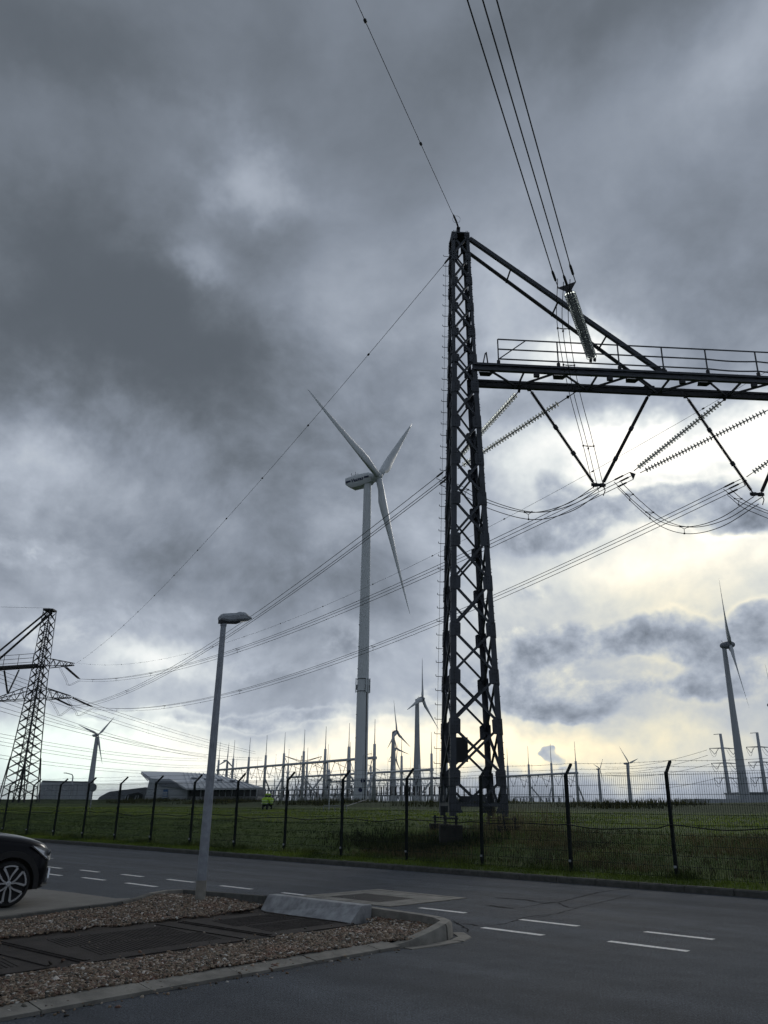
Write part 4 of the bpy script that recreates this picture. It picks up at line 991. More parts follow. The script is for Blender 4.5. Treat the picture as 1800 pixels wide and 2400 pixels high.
# ------------------------------------------------------------------ distant lattice pylon on the left
P2C = at(48, 1880, Y2+2); P2C = Vector((P2C.x, Y2+2, 0)); H2 = at(110, 1432, Y2+2).z
KNEES = [20.5]
hw2 = lambda z: lerp_tab(z, [(2, 1.9), (22, .95), (40, .62)])
p2 = thing('lattice_pylon', 'distant dark lattice pylon behind the fence at the left edge', 'pylon', P2C+PZ*2)
top2 = at(112, 1434, Y2+2)
shift = Vector((top2.x-P2C.x, 0, 0))*1.0
e2x = Vector((.92, -.38, 0)).normalized(); e2y = Vector((.38, .92, 0)).normalized()
P2C = P2C+shift*.5
nodes2 = list(np.linspace(2.6, H2-.3, 22))
lattice(p2, P2C, e2x, e2y, hw2, hw2, nodes2, 1.8, H2, .20, .11, M_STEEL_D, M_STEEL_D)
for i in (-1, 1):                                          # inner posts and outriggers
    for q in (-1, 1): MB().bar(P2C+e2x*i*.62+e2y*q*.6+PZ*1.8, P2C+e2x*i*.28+e2y*q*.25+PZ*(H2-2), .12, .12).build('inner_post', M_STEEL_D, p2)
    for k in range(26):
        z0 = 2+k*(H2-6)/26; z1 = 2+(k+1)*(H2-6)/26; sgn = 1 if k % 2 else -1
        MB().bar(P2C+e2x*.55*sgn+e2y*i*.5+PZ*z0, P2C-e2x*.55*sgn+e2y*i*.5+PZ*z1, .08, .08).build('inner_brace', M_STEEL_D, p2)
    for j in (-1, 1):
        c = P2C+e2x*i*hw2(8.5)+e2y*j*hw2(8.5)+PZ*8.5; MB().bar(c, c+e2x*i*1.1-PZ*6.6, .14, .14).build('outrigger', M_STEEL_D, p2); MB().bar(c+e2x*i*.1-PZ*1.2, c+e2x*i*1.0-PZ*.8-PZ*5.0, .1, .1).build('outrigger', M_STEEL_D, p2)
def arm(z, L_, sgn, dep):
    rows = []
    for j in (-1, 1):
        for dz, nm in ((0, 'lower_chord'), (dep, 'upper_chord')):
            a = P2C+e2x*sgn*hw2(z)+e2y*j*hw2(z)+PZ*(z+dz); b = P2C+e2x*sgn*L_+e2y*j*.2+PZ*(z+(.35 if dz else 0)); MB().bar(a, b, .12, .12).build('arm_chord', M_STEEL_D, p2); rows.append((a, b))
    for k in range(8):
        u0, u1 = k/8, (k+1)/8
        for (lo, hi) in ((0, 1), (2, 3)):
            (a, b), (c, d) = rows[lo], rows[hi]
            p_, q_ = (a.lerp(b, u0), c.lerp(d, u1)) if k % 2 == 0 else (c.lerp(d, u0), a.lerp(b, u1))
            MB().bar(p_, q_, .07, .07).build('arm_brace', M_STEEL_D, p2)
zA, zB2 = tip1.z-.2, tip2.z-.2
La = (tip1-P2C).dot(e2x); Lb = (tip2-P2C).dot(e2x)
arm(zA-.3, max(La, 3), 1, 1.5); arm(zB2-.3, max(Lb, 3), 1, 1.9); arm(zB2-.3, 9, -1, 1.9)
for j in (-1, 1): MB().bar(P2C+e2y*j*.9+PZ*zA, P2C-e2x*24+e2y*j*.9+PZ*zA, .35, .2, PZ).build('beam_chord', M_STEEL_D, p2)
for k in range(14):
    MB().bar(P2C-e2x*(1+k*1.6)+e2y*(.9 if k % 2 else -.9)+PZ*zA, P2C-e2x*(2.6+k*1.6)-e2y*(.9 if k % 2 else -.9)+PZ*zA, .12, .12).build('beam_brace', M_STEEL_D, p2)
    if k % 2 == 0: MB().bar(P2C-e2x*(1+k*1.6)-e2y*.9+PZ*zA, P2C-e2x*(1+k*1.6)-e2y*.9+PZ*(zA+1.9), .07, .07).build('rail_post', M_STEEL_D, p2)
for h_ in (.5, 1.2, 1.9): MB().bar(P2C-e2x*1-e2y*.9+PZ*(zA+h_), P2C-e2x*23-e2y*.9+PZ*(zA+h_), .07, .07).build('guard_rail', M_STEEL_D, p2)
for j, w_ in ((-1, .22), (1, .26)):
    MB().bar(P2C+e2y*j*.5+PZ*(H2-.2), P2C-e2x*13+e2y*j*.9+PZ*zA, w_, w_).build('stay', M_STEEL_D, p2)
MB().box(P2C+PZ*(H2+.1), (1.7, 1.7, .3)).build('cap', M_STEEL_D, p2)
# strings, jumpers and wires of that pylon
for i, (k, a, lb) in enumerate(((K[0], tip2-e2x*3.8, 'inner lower string'), (K[1], tip1-e2x*2.6, 'upper string'), (K[2], tip2-e2x*.3, 'outer lower string'))):
    a = a-PZ*.3; dirk = (k-a)
    for q in (-1, 1):
        rod_insulator('insulator_string', ('%s of the distant left pylon, %s of its pair' % (lb, 'front' if q < 0 else 'rear')), a+e2y*q*.28, k+e2y*q*.2-dirk*.03, (), .10, 'insulators of the distant pylon', .4, 7)
    mid = a.lerp(k, .45)-PZ*2.2
    bundle('jumper_cable', 'thin jumper loop under the %s of the distant pylon' % lb.replace(' string', ' arm string'), curve3([a-e2x*.8-PZ*.3, a.lerp(mid, .6)-PZ*.5, mid, k-PZ*.2], 8), r=.022, offs=[e2y*.2, -e2y*.2], group='jumpers of the distant pylon')
for (a, b, lb) in ((-4.5, -6.2, 'left'), (-8.0, -6.2, 'right')):
    rod_insulator('insulator_string', 'pale V string under the distant pylon beam, %s rod' % ('right' if lb == 'left' else 'left'), P2C+e2x*a+PZ*(zA-.2), P2C+e2x*b+PZ*(zA-4.4), (), .16, 'insulators of the distant pylon', .3, 7)
earth('faint wire leaving the distant pylon top to the left', sagline(P2C+PZ*(H2+.5), P2C+Vector((-60, -10, H2+1.5)), .8, 10), .02)

# ------------------------------------------------------------------ wind turbines
def pj(p):                                                # where a point stands in the photograph (for fitting the rotor angle)
    q = Vector(p)-Vector((0, 0, EYE)); dd = q.dot(fwd)
    return np.array([900+FPX*q.dot(r2)/dd, 1200-FPX*q.dot(u2)/dd])
M_BLADE = mat('blade_grey', (.50, .53, .56), .4)
M_TURB_D = mat('nacelle_grey', (.20, .22, .25), .5)
def blade_mesh(L_, style, m):
    b = MB(); vs = []; fs = []; ns_ = 13; k = 12
    for i in range(ns_):
        t = i/(ns_-1); r = L_*t
        if style == 'wide': ch = [.075, .10, .098, .086, .074, .063, .054, .046, .039, .032, .025, .018, .004][i]*L_*1.12
        else: ch = [.046, .052, .090, .094, .084, .073, .063, .054, .045, .037, .028, .019, .003][i]*L_
        th = ch*([1, .85, .5, .36, .28, .24, .22, .2, .18, .17, .16, .15, .15][i]) if style != 'wide' else ch*([.55, .45, .36, .3, .26, .23, .21, .19, .18, .17, .16, .15, .15][i])
        tw = math.radians(11*(1-t)**1.6)
        for j in range(k):
            a = 2*math.pi*j/k; x = (math.cos(a)*.5+.18*(1 if i > 1 else 0))*ch; y = math.sin(a)*.5*th*(1+.35*math.cos(a))
            vs.append((x*math.cos(tw)-y*math.sin(tw), x*math.sin(tw)+y*math.cos(tw)-.02*L_*t*t, r))
    for i in range(ns_-1):
        for j in range(k): fs.append((i*k+j, i*k+(j+1) % k, (i+1)*k+(j+1) % k, (i+1)*k+j))
    fs += [tuple(range(k-1, -1, -1)), tuple((ns_-1)*k+j for j in range(k))]
    b.add(vs, fs); return b.mesh('blade', m, True)
AXY = math.atan2(-.455, .89)
def turbine(label, hub, Y, base_x, wb, wt, style, tips, tower_m, Ls, overhang, zbase=0.0, step_z=None):
    H = at(*hub, Y); best = None
    T_ = [np.array(t) for t in tips]
    for dy in (-.3, -.2, -.1, 0, .1, .2, .3):
        ax = Vector((math.cos(AXY+dy), math.sin(AXY+dy), .09)).normalized(); e1 = Vector((-ax.y, ax.x, 0)).normalized(); e2 = ax.cross(e1)
        if e2.z < 0: e2 = -e2
        for L_ in Ls:
            for ph in range(0, 120, 3):
                c = 0
                pr_ = [pj(H+(e1*math.sin(math.radians(ph+120*q))+e2*math.cos(math.radians(ph+120*q)))*L_) for q in range(3)]
                for t in T_: c += min(np.linalg.norm(t-p) for p in pr_)
                c += abs(dy)*8
                if best is None or c < best[0]: best = (c, ax, e1, e2, L_, ph)
    _, ax, e1, e2, L_, ph = best
    axh = Vector((ax.x, ax.y, 0)).normalized(); dark = tower_m is not M_WHITE
    tb_ = H-axh*overhang; gb = at(base_x, 1876, tb_.y)
    top = Vector((gb.x, tb_.y, H.z)); top = Vector((tb_.x*.5+gb.x*.5, tb_.y, H.z))
    t = thing('wind_turbine', label, 'wind turbine', (top.x, top.y, zbase), 'wind turbines')
    hz = H.z-1.2 if style == 'box' else H.z
    if step_z: pr = [(0, wb/2), (step_z, wb/2*.80), (step_z+.05, wb/2*.84), (step_z+1.0, wb/2*.84), (step_z+1.05, wb/2*.76), (hz*.6, wt/2+(wb-wt)*.12), (hz, wt/2)]
    else: pr = [(0, wb/2), (hz*.33, wb/2-(wb-wt)/2*.28), (hz*.335, wb/2-(wb-wt)/2*.285), (hz*.66, wb/2-(wb-wt)/2*.62), (hz, wt/2)]
    sharp(MB().lathe((top.x, top.y, zbase), (top.x, top.y, hz), pr, 40).build('tower', tower_m, t))
    sc = L_/45.0; bm = M_BLADE if dark else M_WHITE
    sd = Vector((ax.y, -ax.x, 0)).normalized(); up_ = sd.cross(ax); up_ = up_ if up_.z > 0 else -up_
    if style == 'box':
        nb = MB(); prof = []
        st_ = [(-2.1*sc, 1.25, -1.3, 1.35), (-3.0*sc, 1.75, -1.8, 1.75), (-6.5*sc, 1.9, -2.15, 1.95), (-9.6*sc, 1.85, -2.05, 1.95), (-11.6*sc, 1.7, -.6, 1.9)]
        vs = []
        for (x, hw_, lo, hi) in st_:
            for (y, z) in ((-.75, lo), (.75, lo), (1, lo*.55), (1, hi*.75), (.8, hi), (-.8, hi), (-1, hi*.75), (-1, lo*.55)): vs.append(H+ax*x+sd*(y*hw_*sc)+up_*(z*sc if abs(z) > 0 else 0))
        fs = [(i*8+j, i*8+(j+1) % 8, (i+1)*8+(j+1) % 8, (i+1)*8+j) for i in range(4) for j in range(8)]+[tuple(range(7, -1, -1)), tuple(32+j for j in range(8))]
        nac = nb.add(vs, fs).build('nacelle', tower_m, t); sharp(nac, 40)
        MB().lathe(H-ax*2.2*sc, H+ax*2, [(0, 1.5*sc), (.9*sc, 1.62*sc), (2.0*sc, 1.5*sc), (2.9*sc, 1.05*sc), (3.4*sc, .45*sc), (3.5*sc, .02)], 20).build('hub', bm, t, smooth=True)
    else:
        nac = MB().lathe(H-ax*6.6*sc, H+ax*9, [(0, .05), (.25*sc, .9*sc), (1.2*sc, 1.75*sc), (3.2*sc, 2.35*sc), (5.4*sc, 2.5*sc), (6.4*sc, 2.4*sc)], 22).build('nacelle', M_TURB_D, t, smooth=True)
        MB().lathe(H-ax*.18*sc, H+ax*9, [(0, 2.3*sc), (1.2*sc, 2.1*sc), (2.4*sc, 1.35*sc), (2.9*sc, .6*sc), (3.0*sc, .02)], 22).build('hub', M_TURB_D, t, smooth=True)
        MB().bar(H-ax*4.8*sc+PZ*2*sc, H-ax*4.9*sc+PZ*3.7*sc, .18, .18).build('mast', M_TURB_D, nac)
    me = blade_mesh(L_, 'wide' if style != 'box' else 'std', bm)
    for q in range(3):
        a = math.radians(ph+120*q); d = e1*math.sin(a)+e2*math.cos(a); cx = ax.cross(d).normalized()
        R = Matrix((cx, -ax, d)).transposed() if cx.cross(-ax).dot(d) > 0 else Matrix((-cx, -ax, d)).transposed()
        o = link('blade', me, t, H+d*(1.0*sc if style == 'box' else 1.6*sc)*.9); o.rotation_euler = R.to_euler()
    return t, H, ax, sd, up_, sc, top, nac
# the tall white machine in the middle
TM, TH_, TAX, TSD, TUP, TSC, TTOP, TNAC = turbine('tall white wind turbine with lettered nacelle left of the pylon', ds(818, 1029), 250, 844, 4.15, 2.5, 'box', [ds(667, 846), ds(893, 911), ds(893, 1310)], M_WHITE, (45, 47, 49, 51), 4.2)
sdc = TSD if TSD.y < 0 else -TSD
for (x0, x1, nm) in ((-11.4, -9.5, 'stripe'), (-4.4, -2.7, 'stripe')):
    a = TH_+TAX*x0*TSC+sdc*1.93*TSC+TUP*.15*TSC; b = TH_+TAX*x1*TSC+sdc*1.93*TSC+TUP*.15*TSC
    MB().bar(a, b, .55*TSC, .12*TSC, TUP).build(nm, M_NAVY, TNAC)
fc = bpy.data.curves.new('lettering', 'FONT'); fc.body = 'Vestas'; fc.size = 1.65*TSC; fc.extrude = .03; fc.offset = .035*TSC; fc.shear = .18; fc.align_x = 'LEFT'; fc.space_character = 1.06; fc.materials.append(M_NAVY)
ft = bpy.data.objects.new('lettering_text', fc); COL.objects.link(ft); bpy.context.view_layer.update()
lme = bpy.data.meshes.new_from_object(ft.evaluated_get(bpy.context.evaluated_depsgraph_get())); bpy.data.objects.remove(ft); lme.name = 'lettering'
fo = bpy.data.objects.new('lettering', lme); COL.objects.link(fo); fo.parent = TNAC
yy = TUP; xx_ = TAX; zz_ = xx_.cross(yy); fo.matrix_local = Matrix.Translation(TH_-TAX*9.35*TSC+sdc*1.97*TSC-TUP*.48*TSC) @ Matrix((xx_, yy, zz_)).transposed().to_4x4()
for k in range(2):
    p = TH_-TAX*(8.6+k*1.3)*TSC+TUP*1.9*TSC; b = MB(); b.bar(p, p+PZ*2.0*TSC-TAX*.3*k, .12, .12); b.bar(p+PZ*1.2*TSC, p+PZ*1.0*TSC+TAX*1.2, .10, .10); b.build('wind_mast', M_STEEL_D, TNAC)
# aerials clamped round the tower, and the cable run below them
zA_ = at(850, 1607, TTOP.y).z; rA = 1.82
for dz in (-1.9, 1.9): MB().lathe((TTOP.x, TTOP.y, zA_+dz), (TTOP.x, TTOP.y, zA_+dz+1), [(0, rA+.02), (.0, rA+.14), (.16, rA+.14), (.16, rA+.02)], 32).build('aerial_ring', M_STEEL_D, TM)
for a in (-2.95, -1.05, -.75, -.15, .6, 2.2):
    d = Vector((math.cos(a), math.sin(a), 0)); c = Vector((TTOP.x, TTOP.y, zA_))+d*(rA+.40)
    MB().box(c, (.25, .42, 4.4), Matrix.Rotation(a, 3, 'Z')).build('aerial_panel', M_WHITE if a != -.15 else M_GANTRY, TM)
    MB().box(c-d*.25+PZ*-.6, (.5, .4, 1.6), Matrix.Rotation(a, 3, 'Z')).build('aerial_unit', M_STEEL_D, TM)
MB().tube([(TTOP.x+1.30, TTOP.y-1.40, zA_-1.5), (TTOP.x+1.38, TTOP.y-1.72, 2)], .13, 6).build('cable_run', M_BLACK, TM)
for a_, b_, z_ in ((-.85, -1.9, 7.0), (-.25, -2.05, 9.6)):
    MB().lathe((TTOP.x+a_*1.1+.9, TTOP.y+b_-.12, z_), (TTOP.x+a_*1.1+.9, TTOP.y+b_-1, z_), [(0, .62), (.06, .62)], 20).build('round_sign', M_NAVY, TM)
MB().prism([(TTOP.x-.5, TTOP.y-2.16, 2), (TTOP.x+.5, TTOP.y-2.16, 2), (TTOP.x+.5, TTOP.y-2.13, 4.6), (TTOP.x-.5, TTOP.y-2.13, 4.6)], (0, -.05, 0)).build('door', M_GANTRY, TM)
for z_ in range(8, 60, 7): MB().box((TTOP.x-1.9+z_*.006, TTOP.y-.9, z_), (.5, .5, .16)).build('tower_bracket', M_GANTRY, TM)
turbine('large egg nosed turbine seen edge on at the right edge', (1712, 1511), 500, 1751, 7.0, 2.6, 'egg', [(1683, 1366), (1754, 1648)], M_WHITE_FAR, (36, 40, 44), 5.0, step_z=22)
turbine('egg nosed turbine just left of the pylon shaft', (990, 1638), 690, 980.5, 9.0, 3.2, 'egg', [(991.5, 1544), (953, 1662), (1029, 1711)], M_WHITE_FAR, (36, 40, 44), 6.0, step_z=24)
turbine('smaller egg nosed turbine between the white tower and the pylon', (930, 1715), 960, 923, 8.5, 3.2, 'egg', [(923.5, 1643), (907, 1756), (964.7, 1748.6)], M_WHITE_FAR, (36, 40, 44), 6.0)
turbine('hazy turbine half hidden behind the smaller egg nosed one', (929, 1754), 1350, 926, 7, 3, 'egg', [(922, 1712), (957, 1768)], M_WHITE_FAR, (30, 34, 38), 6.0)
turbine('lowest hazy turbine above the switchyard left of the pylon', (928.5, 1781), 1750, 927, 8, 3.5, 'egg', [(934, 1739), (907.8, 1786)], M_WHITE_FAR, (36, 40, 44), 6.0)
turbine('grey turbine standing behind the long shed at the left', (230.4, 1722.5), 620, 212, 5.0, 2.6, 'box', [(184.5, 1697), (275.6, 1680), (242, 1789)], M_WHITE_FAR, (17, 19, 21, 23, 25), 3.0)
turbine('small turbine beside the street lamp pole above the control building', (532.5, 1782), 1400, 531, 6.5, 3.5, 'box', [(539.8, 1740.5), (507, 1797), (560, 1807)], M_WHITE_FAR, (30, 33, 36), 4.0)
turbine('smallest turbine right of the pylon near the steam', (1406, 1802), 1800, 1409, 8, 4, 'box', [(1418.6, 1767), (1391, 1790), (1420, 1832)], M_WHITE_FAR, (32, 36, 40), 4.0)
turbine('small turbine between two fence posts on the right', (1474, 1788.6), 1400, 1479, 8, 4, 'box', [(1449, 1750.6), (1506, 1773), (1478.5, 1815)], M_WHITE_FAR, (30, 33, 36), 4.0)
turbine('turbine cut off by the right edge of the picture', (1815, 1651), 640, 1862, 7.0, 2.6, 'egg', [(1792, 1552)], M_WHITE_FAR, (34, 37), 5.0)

# ------------------------------------------------------------------ switchyard gantries
YB = 2.0
def gantry(label, cols, zt, zp, beam=(None, None), braces=True, vees=2, low=True, tail=0):
    """cols: list of (px, Y); zt: height of the thick column, zp: height of the pipe"""
    P_ = [at(px, 1876, Y) for px, Y in cols]; P_ = [Vector((p.x, p.y, YB)) for p in P_]
    t = thing('switchyard_gantry', label, 'gantry', P_[0], 'switchyard gantries')
    rowd = (P_[-1]-P_[0]).normalized(); nr = Vector((rowd.y, -rowd.x, 0)); nr = nr if nr.y < 0 else -nr
    for i, p in enumerate(P_):
        MB().tube([p, p+PZ*(zp-YB), p+PZ*(zt-YB)], [.62, .55, .5], 12).build('column', M_GANTRY, t, smooth=True)
        MB().tube([p+PZ*(zt-YB), p+PZ*(zt-YB+1.5), p+PZ*(zt-YB)+PZ*8.5], [.22, .16, .07], 8).build('lightning_rod', M_GANTRY, t)
        MB().lathe(p+PZ*(zp-YB-.5), p+PZ*(zp), [(0, .9), (.9, .9)], 12).build('collar', M_GANTRY, t)
        if braces:
            q = p+nr*((9 if i % 2 == 0 else -9))+rowd*(5 if i % 3 else -4); MB().tube([p+PZ*(zp-YB)*.72, q-PZ*.5], .32, 8).build('brace', M_GANTRY, t)
    a, b = P_[0]+PZ*(zp-YB), P_[-1]+PZ*(zp-YB)
    MB().tube([a-rowd*tail, b], .48, 12).build('pipe_beam', M_GANTRY, t, smooth=True)
    for p, q in zip(P_, P_[1:]):
        for k in range(vees):
            u = (k+.5)/vees; c = p.lerp(q, u)+PZ*(zp-YB); w_ = (q-p).length/vees*.40; bt = c-PZ*(5.0+1.6*((k*7+len(p.to_tuple())) % 3)*.5)
            for s_ in (-1, 1): MB().bar(c+rowd*w_*s_, bt, .15, .15).build('hanging_insulator', M_STEEL_D if k % 2 else M_GANTRY, t)
            if k % 2 == 0: MB().bar(c+rowd*w_*.2, c+nr*-11-PZ*3.5, .14, .14).build('strain_insulator', M_GANTRY, t)
    if low:
        MB().tube([P_[0]+nr*3+PZ*6.4, P_[-1]+nr*3+PZ*6.4], .20, 8).build('busbar', M_GANTRY, t)
        for k in range(len(P_)*2):
            p = P_[0].lerp(P_[-1], (k+.5)/(len(P_)*2))+nr*3; b = MB(); b.lathe(p, p+PZ*9, [(0, .34), (3.2, .34), (3.3, .22), (3.5, .42), (3.8, .2), (4.1, .42), (4.4, .2), (4.7, .42), (5.0, .2), (5.3, .42), (5.6, .2), (6.3, .25)], 8); b.build('post_insulator', M_GANTRY, t)
    return t, P_
def fit(Y0, px0, Y1, px1, n):                              # equal steps in space between two column positions
    a, b = at(px0, 1876, Y0), at(px1, 1876, Y1); return [a.lerp(b, i/(n-1)) for i in range(n)]
def gantry_row(label, px0, Y0, px1, Y1, n, zt, zp, **k):
    return gantry(label, [(float(pj((p.x, p.y, 3))[0]), p.y) for p in fit(Y0, px0, Y1, px1, n)], zt, zp, **k)
R1, P1_ = gantry_row('long white pipe gantry rising from the control building to the turbine', 506, 405, 876, 290, 9, 23.2, 18.6)
R2, _ = gantry_row('second pipe gantry behind the tall turbine tower', 672, 450, 1012, 340, 7, 23.5, 17.2, vees=3)
R3, _ = gantry_row('third pipe gantry deep in the switchyard', 770, 470, 1048, 385, 6, 22.5, 15.8, braces=True)
R4, _ = gantry_row('low pipe gantry to the right of the pylon', 1192, 418, 1354, 372, 4, 23.2, 18.2, tail=6)
# switchgear rows between the gantries
def wp_(px, Y): p = at(px, 1876, Y); return Vector((p.x, Y, YB))
def gear(label, px0, Y0, px1, Y1, n, h, kind):
    P_ = fit(Y0, px0, Y1, px1, n); P_ = [Vector((p.x, p.y, YB)) for p in P_]; t = thing('switchgear_row', label, 'switchgear', P_[0], 'switchgear rows')
    rd = (P_[-1]-P_[0]).normalized(); nr = Vector((rd.y, -rd.x, 0))
    for i, p in enumerate(P_):
        b = MB(); b.bar(p-rd*.5, p-rd*.5+PZ*h*.55, .3, .3); b.bar(p+rd*.5, p+rd*.5+PZ*h*.55, .3, .3); b.bar(p-rd*.9+PZ*h*.55, p+rd*.9+PZ*h*.55, .3, .3, PZ); b.build('stand', M_GANTRY, t)
        if kind == 'post':
            pr = [(0, .15)]
            for q in range(7): pr += [(q*h*.06+.1, .17), (q*h*.06+.2, .4), (q*h*.06+.35, .17)]
            MB().lathe(p+PZ*h*.55, p+PZ*h*2, pr, 8).build('post_insulator', M_STEEL_D, t)
        else:
            b = MB(); b.box(p+PZ*h*.3, (1.6, 1.6, h*.35)); b.tube([p+PZ*h*.5, p+PZ*h], .2, 6); b.bar(p+PZ*h-rd*2, p+PZ*h+rd*2, .18, .18); b.build('breaker', M_TURB_D, t)
    MB().tube([P_[0]+PZ*h, P_[-1]+PZ*h], .13, 6).build('busbar', M_GANTRY, t)
gear('row of post insulators in front of the long gantry', 560, 345, 830, 285, 22, 6.2, 'post')
gear('row of dark breakers left of the tall turbine tower', 640, 330, 835, 292, 13, 4.2, 'box')
gear('row of post insulators between turbine tower and pylon', 862, 300, 1030, 280, 16, 7.5, 'post')
gear('row of dark breakers between turbine tower and pylon', 880, 330, 1040, 310, 10, 4.6, 'box')
gear('row of post insulators behind the pylon legs', 1060, 320, 1190, 310, 10, 8.0, 'post')
gear('low row of post insulators right of the pylon', 1205, 380, 1345, 360, 10, 5.5, 'post')
for px, Y, h_, lb in ((548, 420, 17, 'just right of the street lamp pole'), (598, 440, 19, 'above the right end of the control building'), (641, 400, 18, 'above the two workers'), (690, 470, 21, 'left of the tiny spread arm pylon'), (742, 430, 20, 'right of the tiny spread arm pylon'), (796, 480, 22, 'close to the left side of the white turbine tower'), (868, 430, 19, 'close to the right side of the white turbine tower'), (908, 410, 18, 'between the white tower and the smaller egg nosed turbine'), (962, 470, 22, 'between the two egg nosed turbines'), (1032, 380, 20, 'beside the step hooks of the pylon'), (1250, 450, 18, 'between the first two columns of the right gantry'), (1322, 460, 17, 'between the last two columns of the right gantry')):
    p = wp_(px, Y); t = thing('lightning_mast', 'thin lightning mast '+lb, 'mast', p, 'lightning masts in the switchyard')
    MB().tube([p, p+PZ*h_*.7], [.30, .22], 8).build('pole', M_GANTRY, t); MB().tube([p+PZ*h_*.7, p+PZ*(h_+6)], [.12, .05], 6).build('spike', M_GANTRY, t)
for k, (px0, Y0, px1, Y1, n_, h_, kd, lb) in enumerate(((600, 380, 860, 320, 26, 9.0, 'post', 'tall thin row of post insulators behind the breakers'), (880, 360, 1050, 345, 18, 10.0, 'post', 'tall thin row of post insulators left of the pylon legs'), (520, 400, 640, 370, 8, 4.5, 'box', 'short row of breakers beside the control building'), (1210, 400, 1350, 385, 6, 4.0, 'box', 'short row of breakers under the right gantry'))):
    gear(lb, px0, Y0, px1, Y1, n_, h_, kd)
# thin lines from the left into the switchyard
M_FWIRE2 = mat('far_wire', (.13, .14, .15), .6)
def far_line(label, p0, Y0, p1, Y1, sag, r=.05):
    t = thing('distant_line', label, 'power cable', at(*p0, Y0), 'distant lines into the switchyard')
    for k, dz in enumerate((0, -.9)): MB().tube([p+PZ*dz for p in sagline(at(*p0, Y0), at(*p1, Y1), sag, 20)], r, 4).build('wire', M_FWIRE2, t)
z1_ = lambda x, y: (x/2.765, 1350+y/2.765)
for k, (a, b, Y0, Y1, sg, lb) in enumerate(((z1_(-60, 590), z1_(1659, 1140), 190, 390, 1.5, 'highest'), (z1_(-60, 640), z1_(1500, 1130), 190, 395, 2, 'second highest'), (z1_(-60, 760), z1_(1340, 1165), 190, 400, 2, 'third highest'), (z1_(-60, 830), z1_(1700, 1180), 190, 370, 3, 'fourth highest'), (z1_(-60, 1010), z1_(1420, 1185), 220, 400, 2, 'fifth highest'), (z1_(-60, 1060), z1_(1400, 1230), 220, 400, 2, 'sixth highest'), (z1_(-60, 1150), z1_(1400, 1265), 220, 400, 2, 'lowest'))):
    far_line('%s faint power line falling from the left to the switchyard' % lb, a, Y0, b, Y1, sg)
# far lattice pylon over the gantry
FPc = at(705, 1876, 800); FPc = Vector((FPc.x, 800, 0)); zt_ = at(706, 1771, 800).z; za_ = at(706, 1787, 800).z
t = thing('far_pylon', 'tiny spread arm pylon rising above the long gantry', 'pylon', FPc)
for i in (-1, 1): MB().bar(FPc+Vector((i*5, 0, 0)), FPc+Vector((i*1.2, 0, zt_)), .6, .6).build('leg', M_STEEL, t)
for k in range(8):
    z0, z1 = zt_*k/8, zt_*(k+1)/8; w0, w1 = 5-3.8*k/8, 5-3.8*(k+1)/8; MB().bar(FPc+Vector((-w0, 0, z0)), FPc+Vector((w1, 0, z1)), .35, .35).build('brace', M_STEEL, t); MB().bar(FPc+Vector((w0, 0, z0)), FPc+Vector((-w1, 0, z1)), .35, .35).build('brace', M_STEEL, t)
for s_ in (-1, 1):
    tip = FPc+Vector((s_*18, 0, zt_-.5)); b = MB(); b.bar(FPc+Vector((s_*1.2, 0, za_)), tip, .5, .5); b.bar(FPc+Vector((s_*1.2, 0, zt_-5)), tip, .5, .5); b.bar(tip, tip+Vector((-s_*3.5, 0, -7)), .5, .5); b.bar(tip+Vector((-s_*3.5, 0, -7)), tip+Vector((s_*2, 0, -11)), .4, .4); b.bar(tip+Vector((-s_*3.5, 0, -7)), tip+Vector((-s_*8, 0, -10)), .4, .4); b.build('arm', M_STEEL, t)

# ------------------------------------------------------------------ monopole pylons on the right
def monopole(label, top, base, Y, armz, half, loops=True):
    T_ = at(*top, Y); B_ = at(*base, Y); t = thing('monopole_pylon', label, 'pylon', (B_.x, Y, 2), 'monopole pylons')
    MB().tube([(B_.x, Y, 1.5), (T_.x, Y, T_.z)], [1.75, .95], 14).build('pole', M_WHITE_FAR, t, smooth=True)
    MB().bar((T_.x, Y, T_.z-.2), (T_.x-5.0, Y, T_.z-.6), .4, .4).build('top_arm', M_TURB_D, t)
    for (py, h0, h1) in armz:
        z = at(base[0], py, Y).z; b = MB(); x = B_.x
        for s_, h_ in ((-1, h0), (1, h1)): b.bar((x, Y, z+.25), (x+s_*h_, Y, z-.1), .9, .9, None, .35, .35)
        b.build('cross_arm', M_TURB_D, t)
        for s_, h_ in ((-1, h0), (1, h1)):
            e = Vector((x+s_*h_, Y, z)); i_ = Vector((x+s_*h_*.35, Y, z)); bt = (e+i_)/2-PZ*4.2
            MB().bar(e, bt, .28, .28).build('insulator', M_TURB_D, t); MB().bar(i_, bt, .28, .28).build('insulator', M_TURB_D, t)
            MB().tube(sagline(e-PZ*.5, i_-PZ*.5+Vector((0, 3, 0)), 5.5, 10), .12, 5).build('jumper', M_TURB_D, t)
    return T_
z5 = lambda x, y: (1500+x/4.023, 1350+y/4.023)
monopole('slim single pole pylon left of the large right turbine', z5(757, 1487), z5(853, 2110), 600, [(z5(0, 1627)[1], 10.5, 9.5), (z5(0, 1767)[1], 10.5, 9.5), (z5(0, 1907)[1], 10, 9.5)], 10)
monopole('slim single pole pylon at the right edge behind the turbine', z5(1103, 1475), z5(1195, 2110), 600, [(z5(0, 1615)[1], 9.5, 9.5), (z5(0, 1757)[1], 9.5, 9.5), (z5(0, 1905)[1], 9.5, 9.5)], 10)
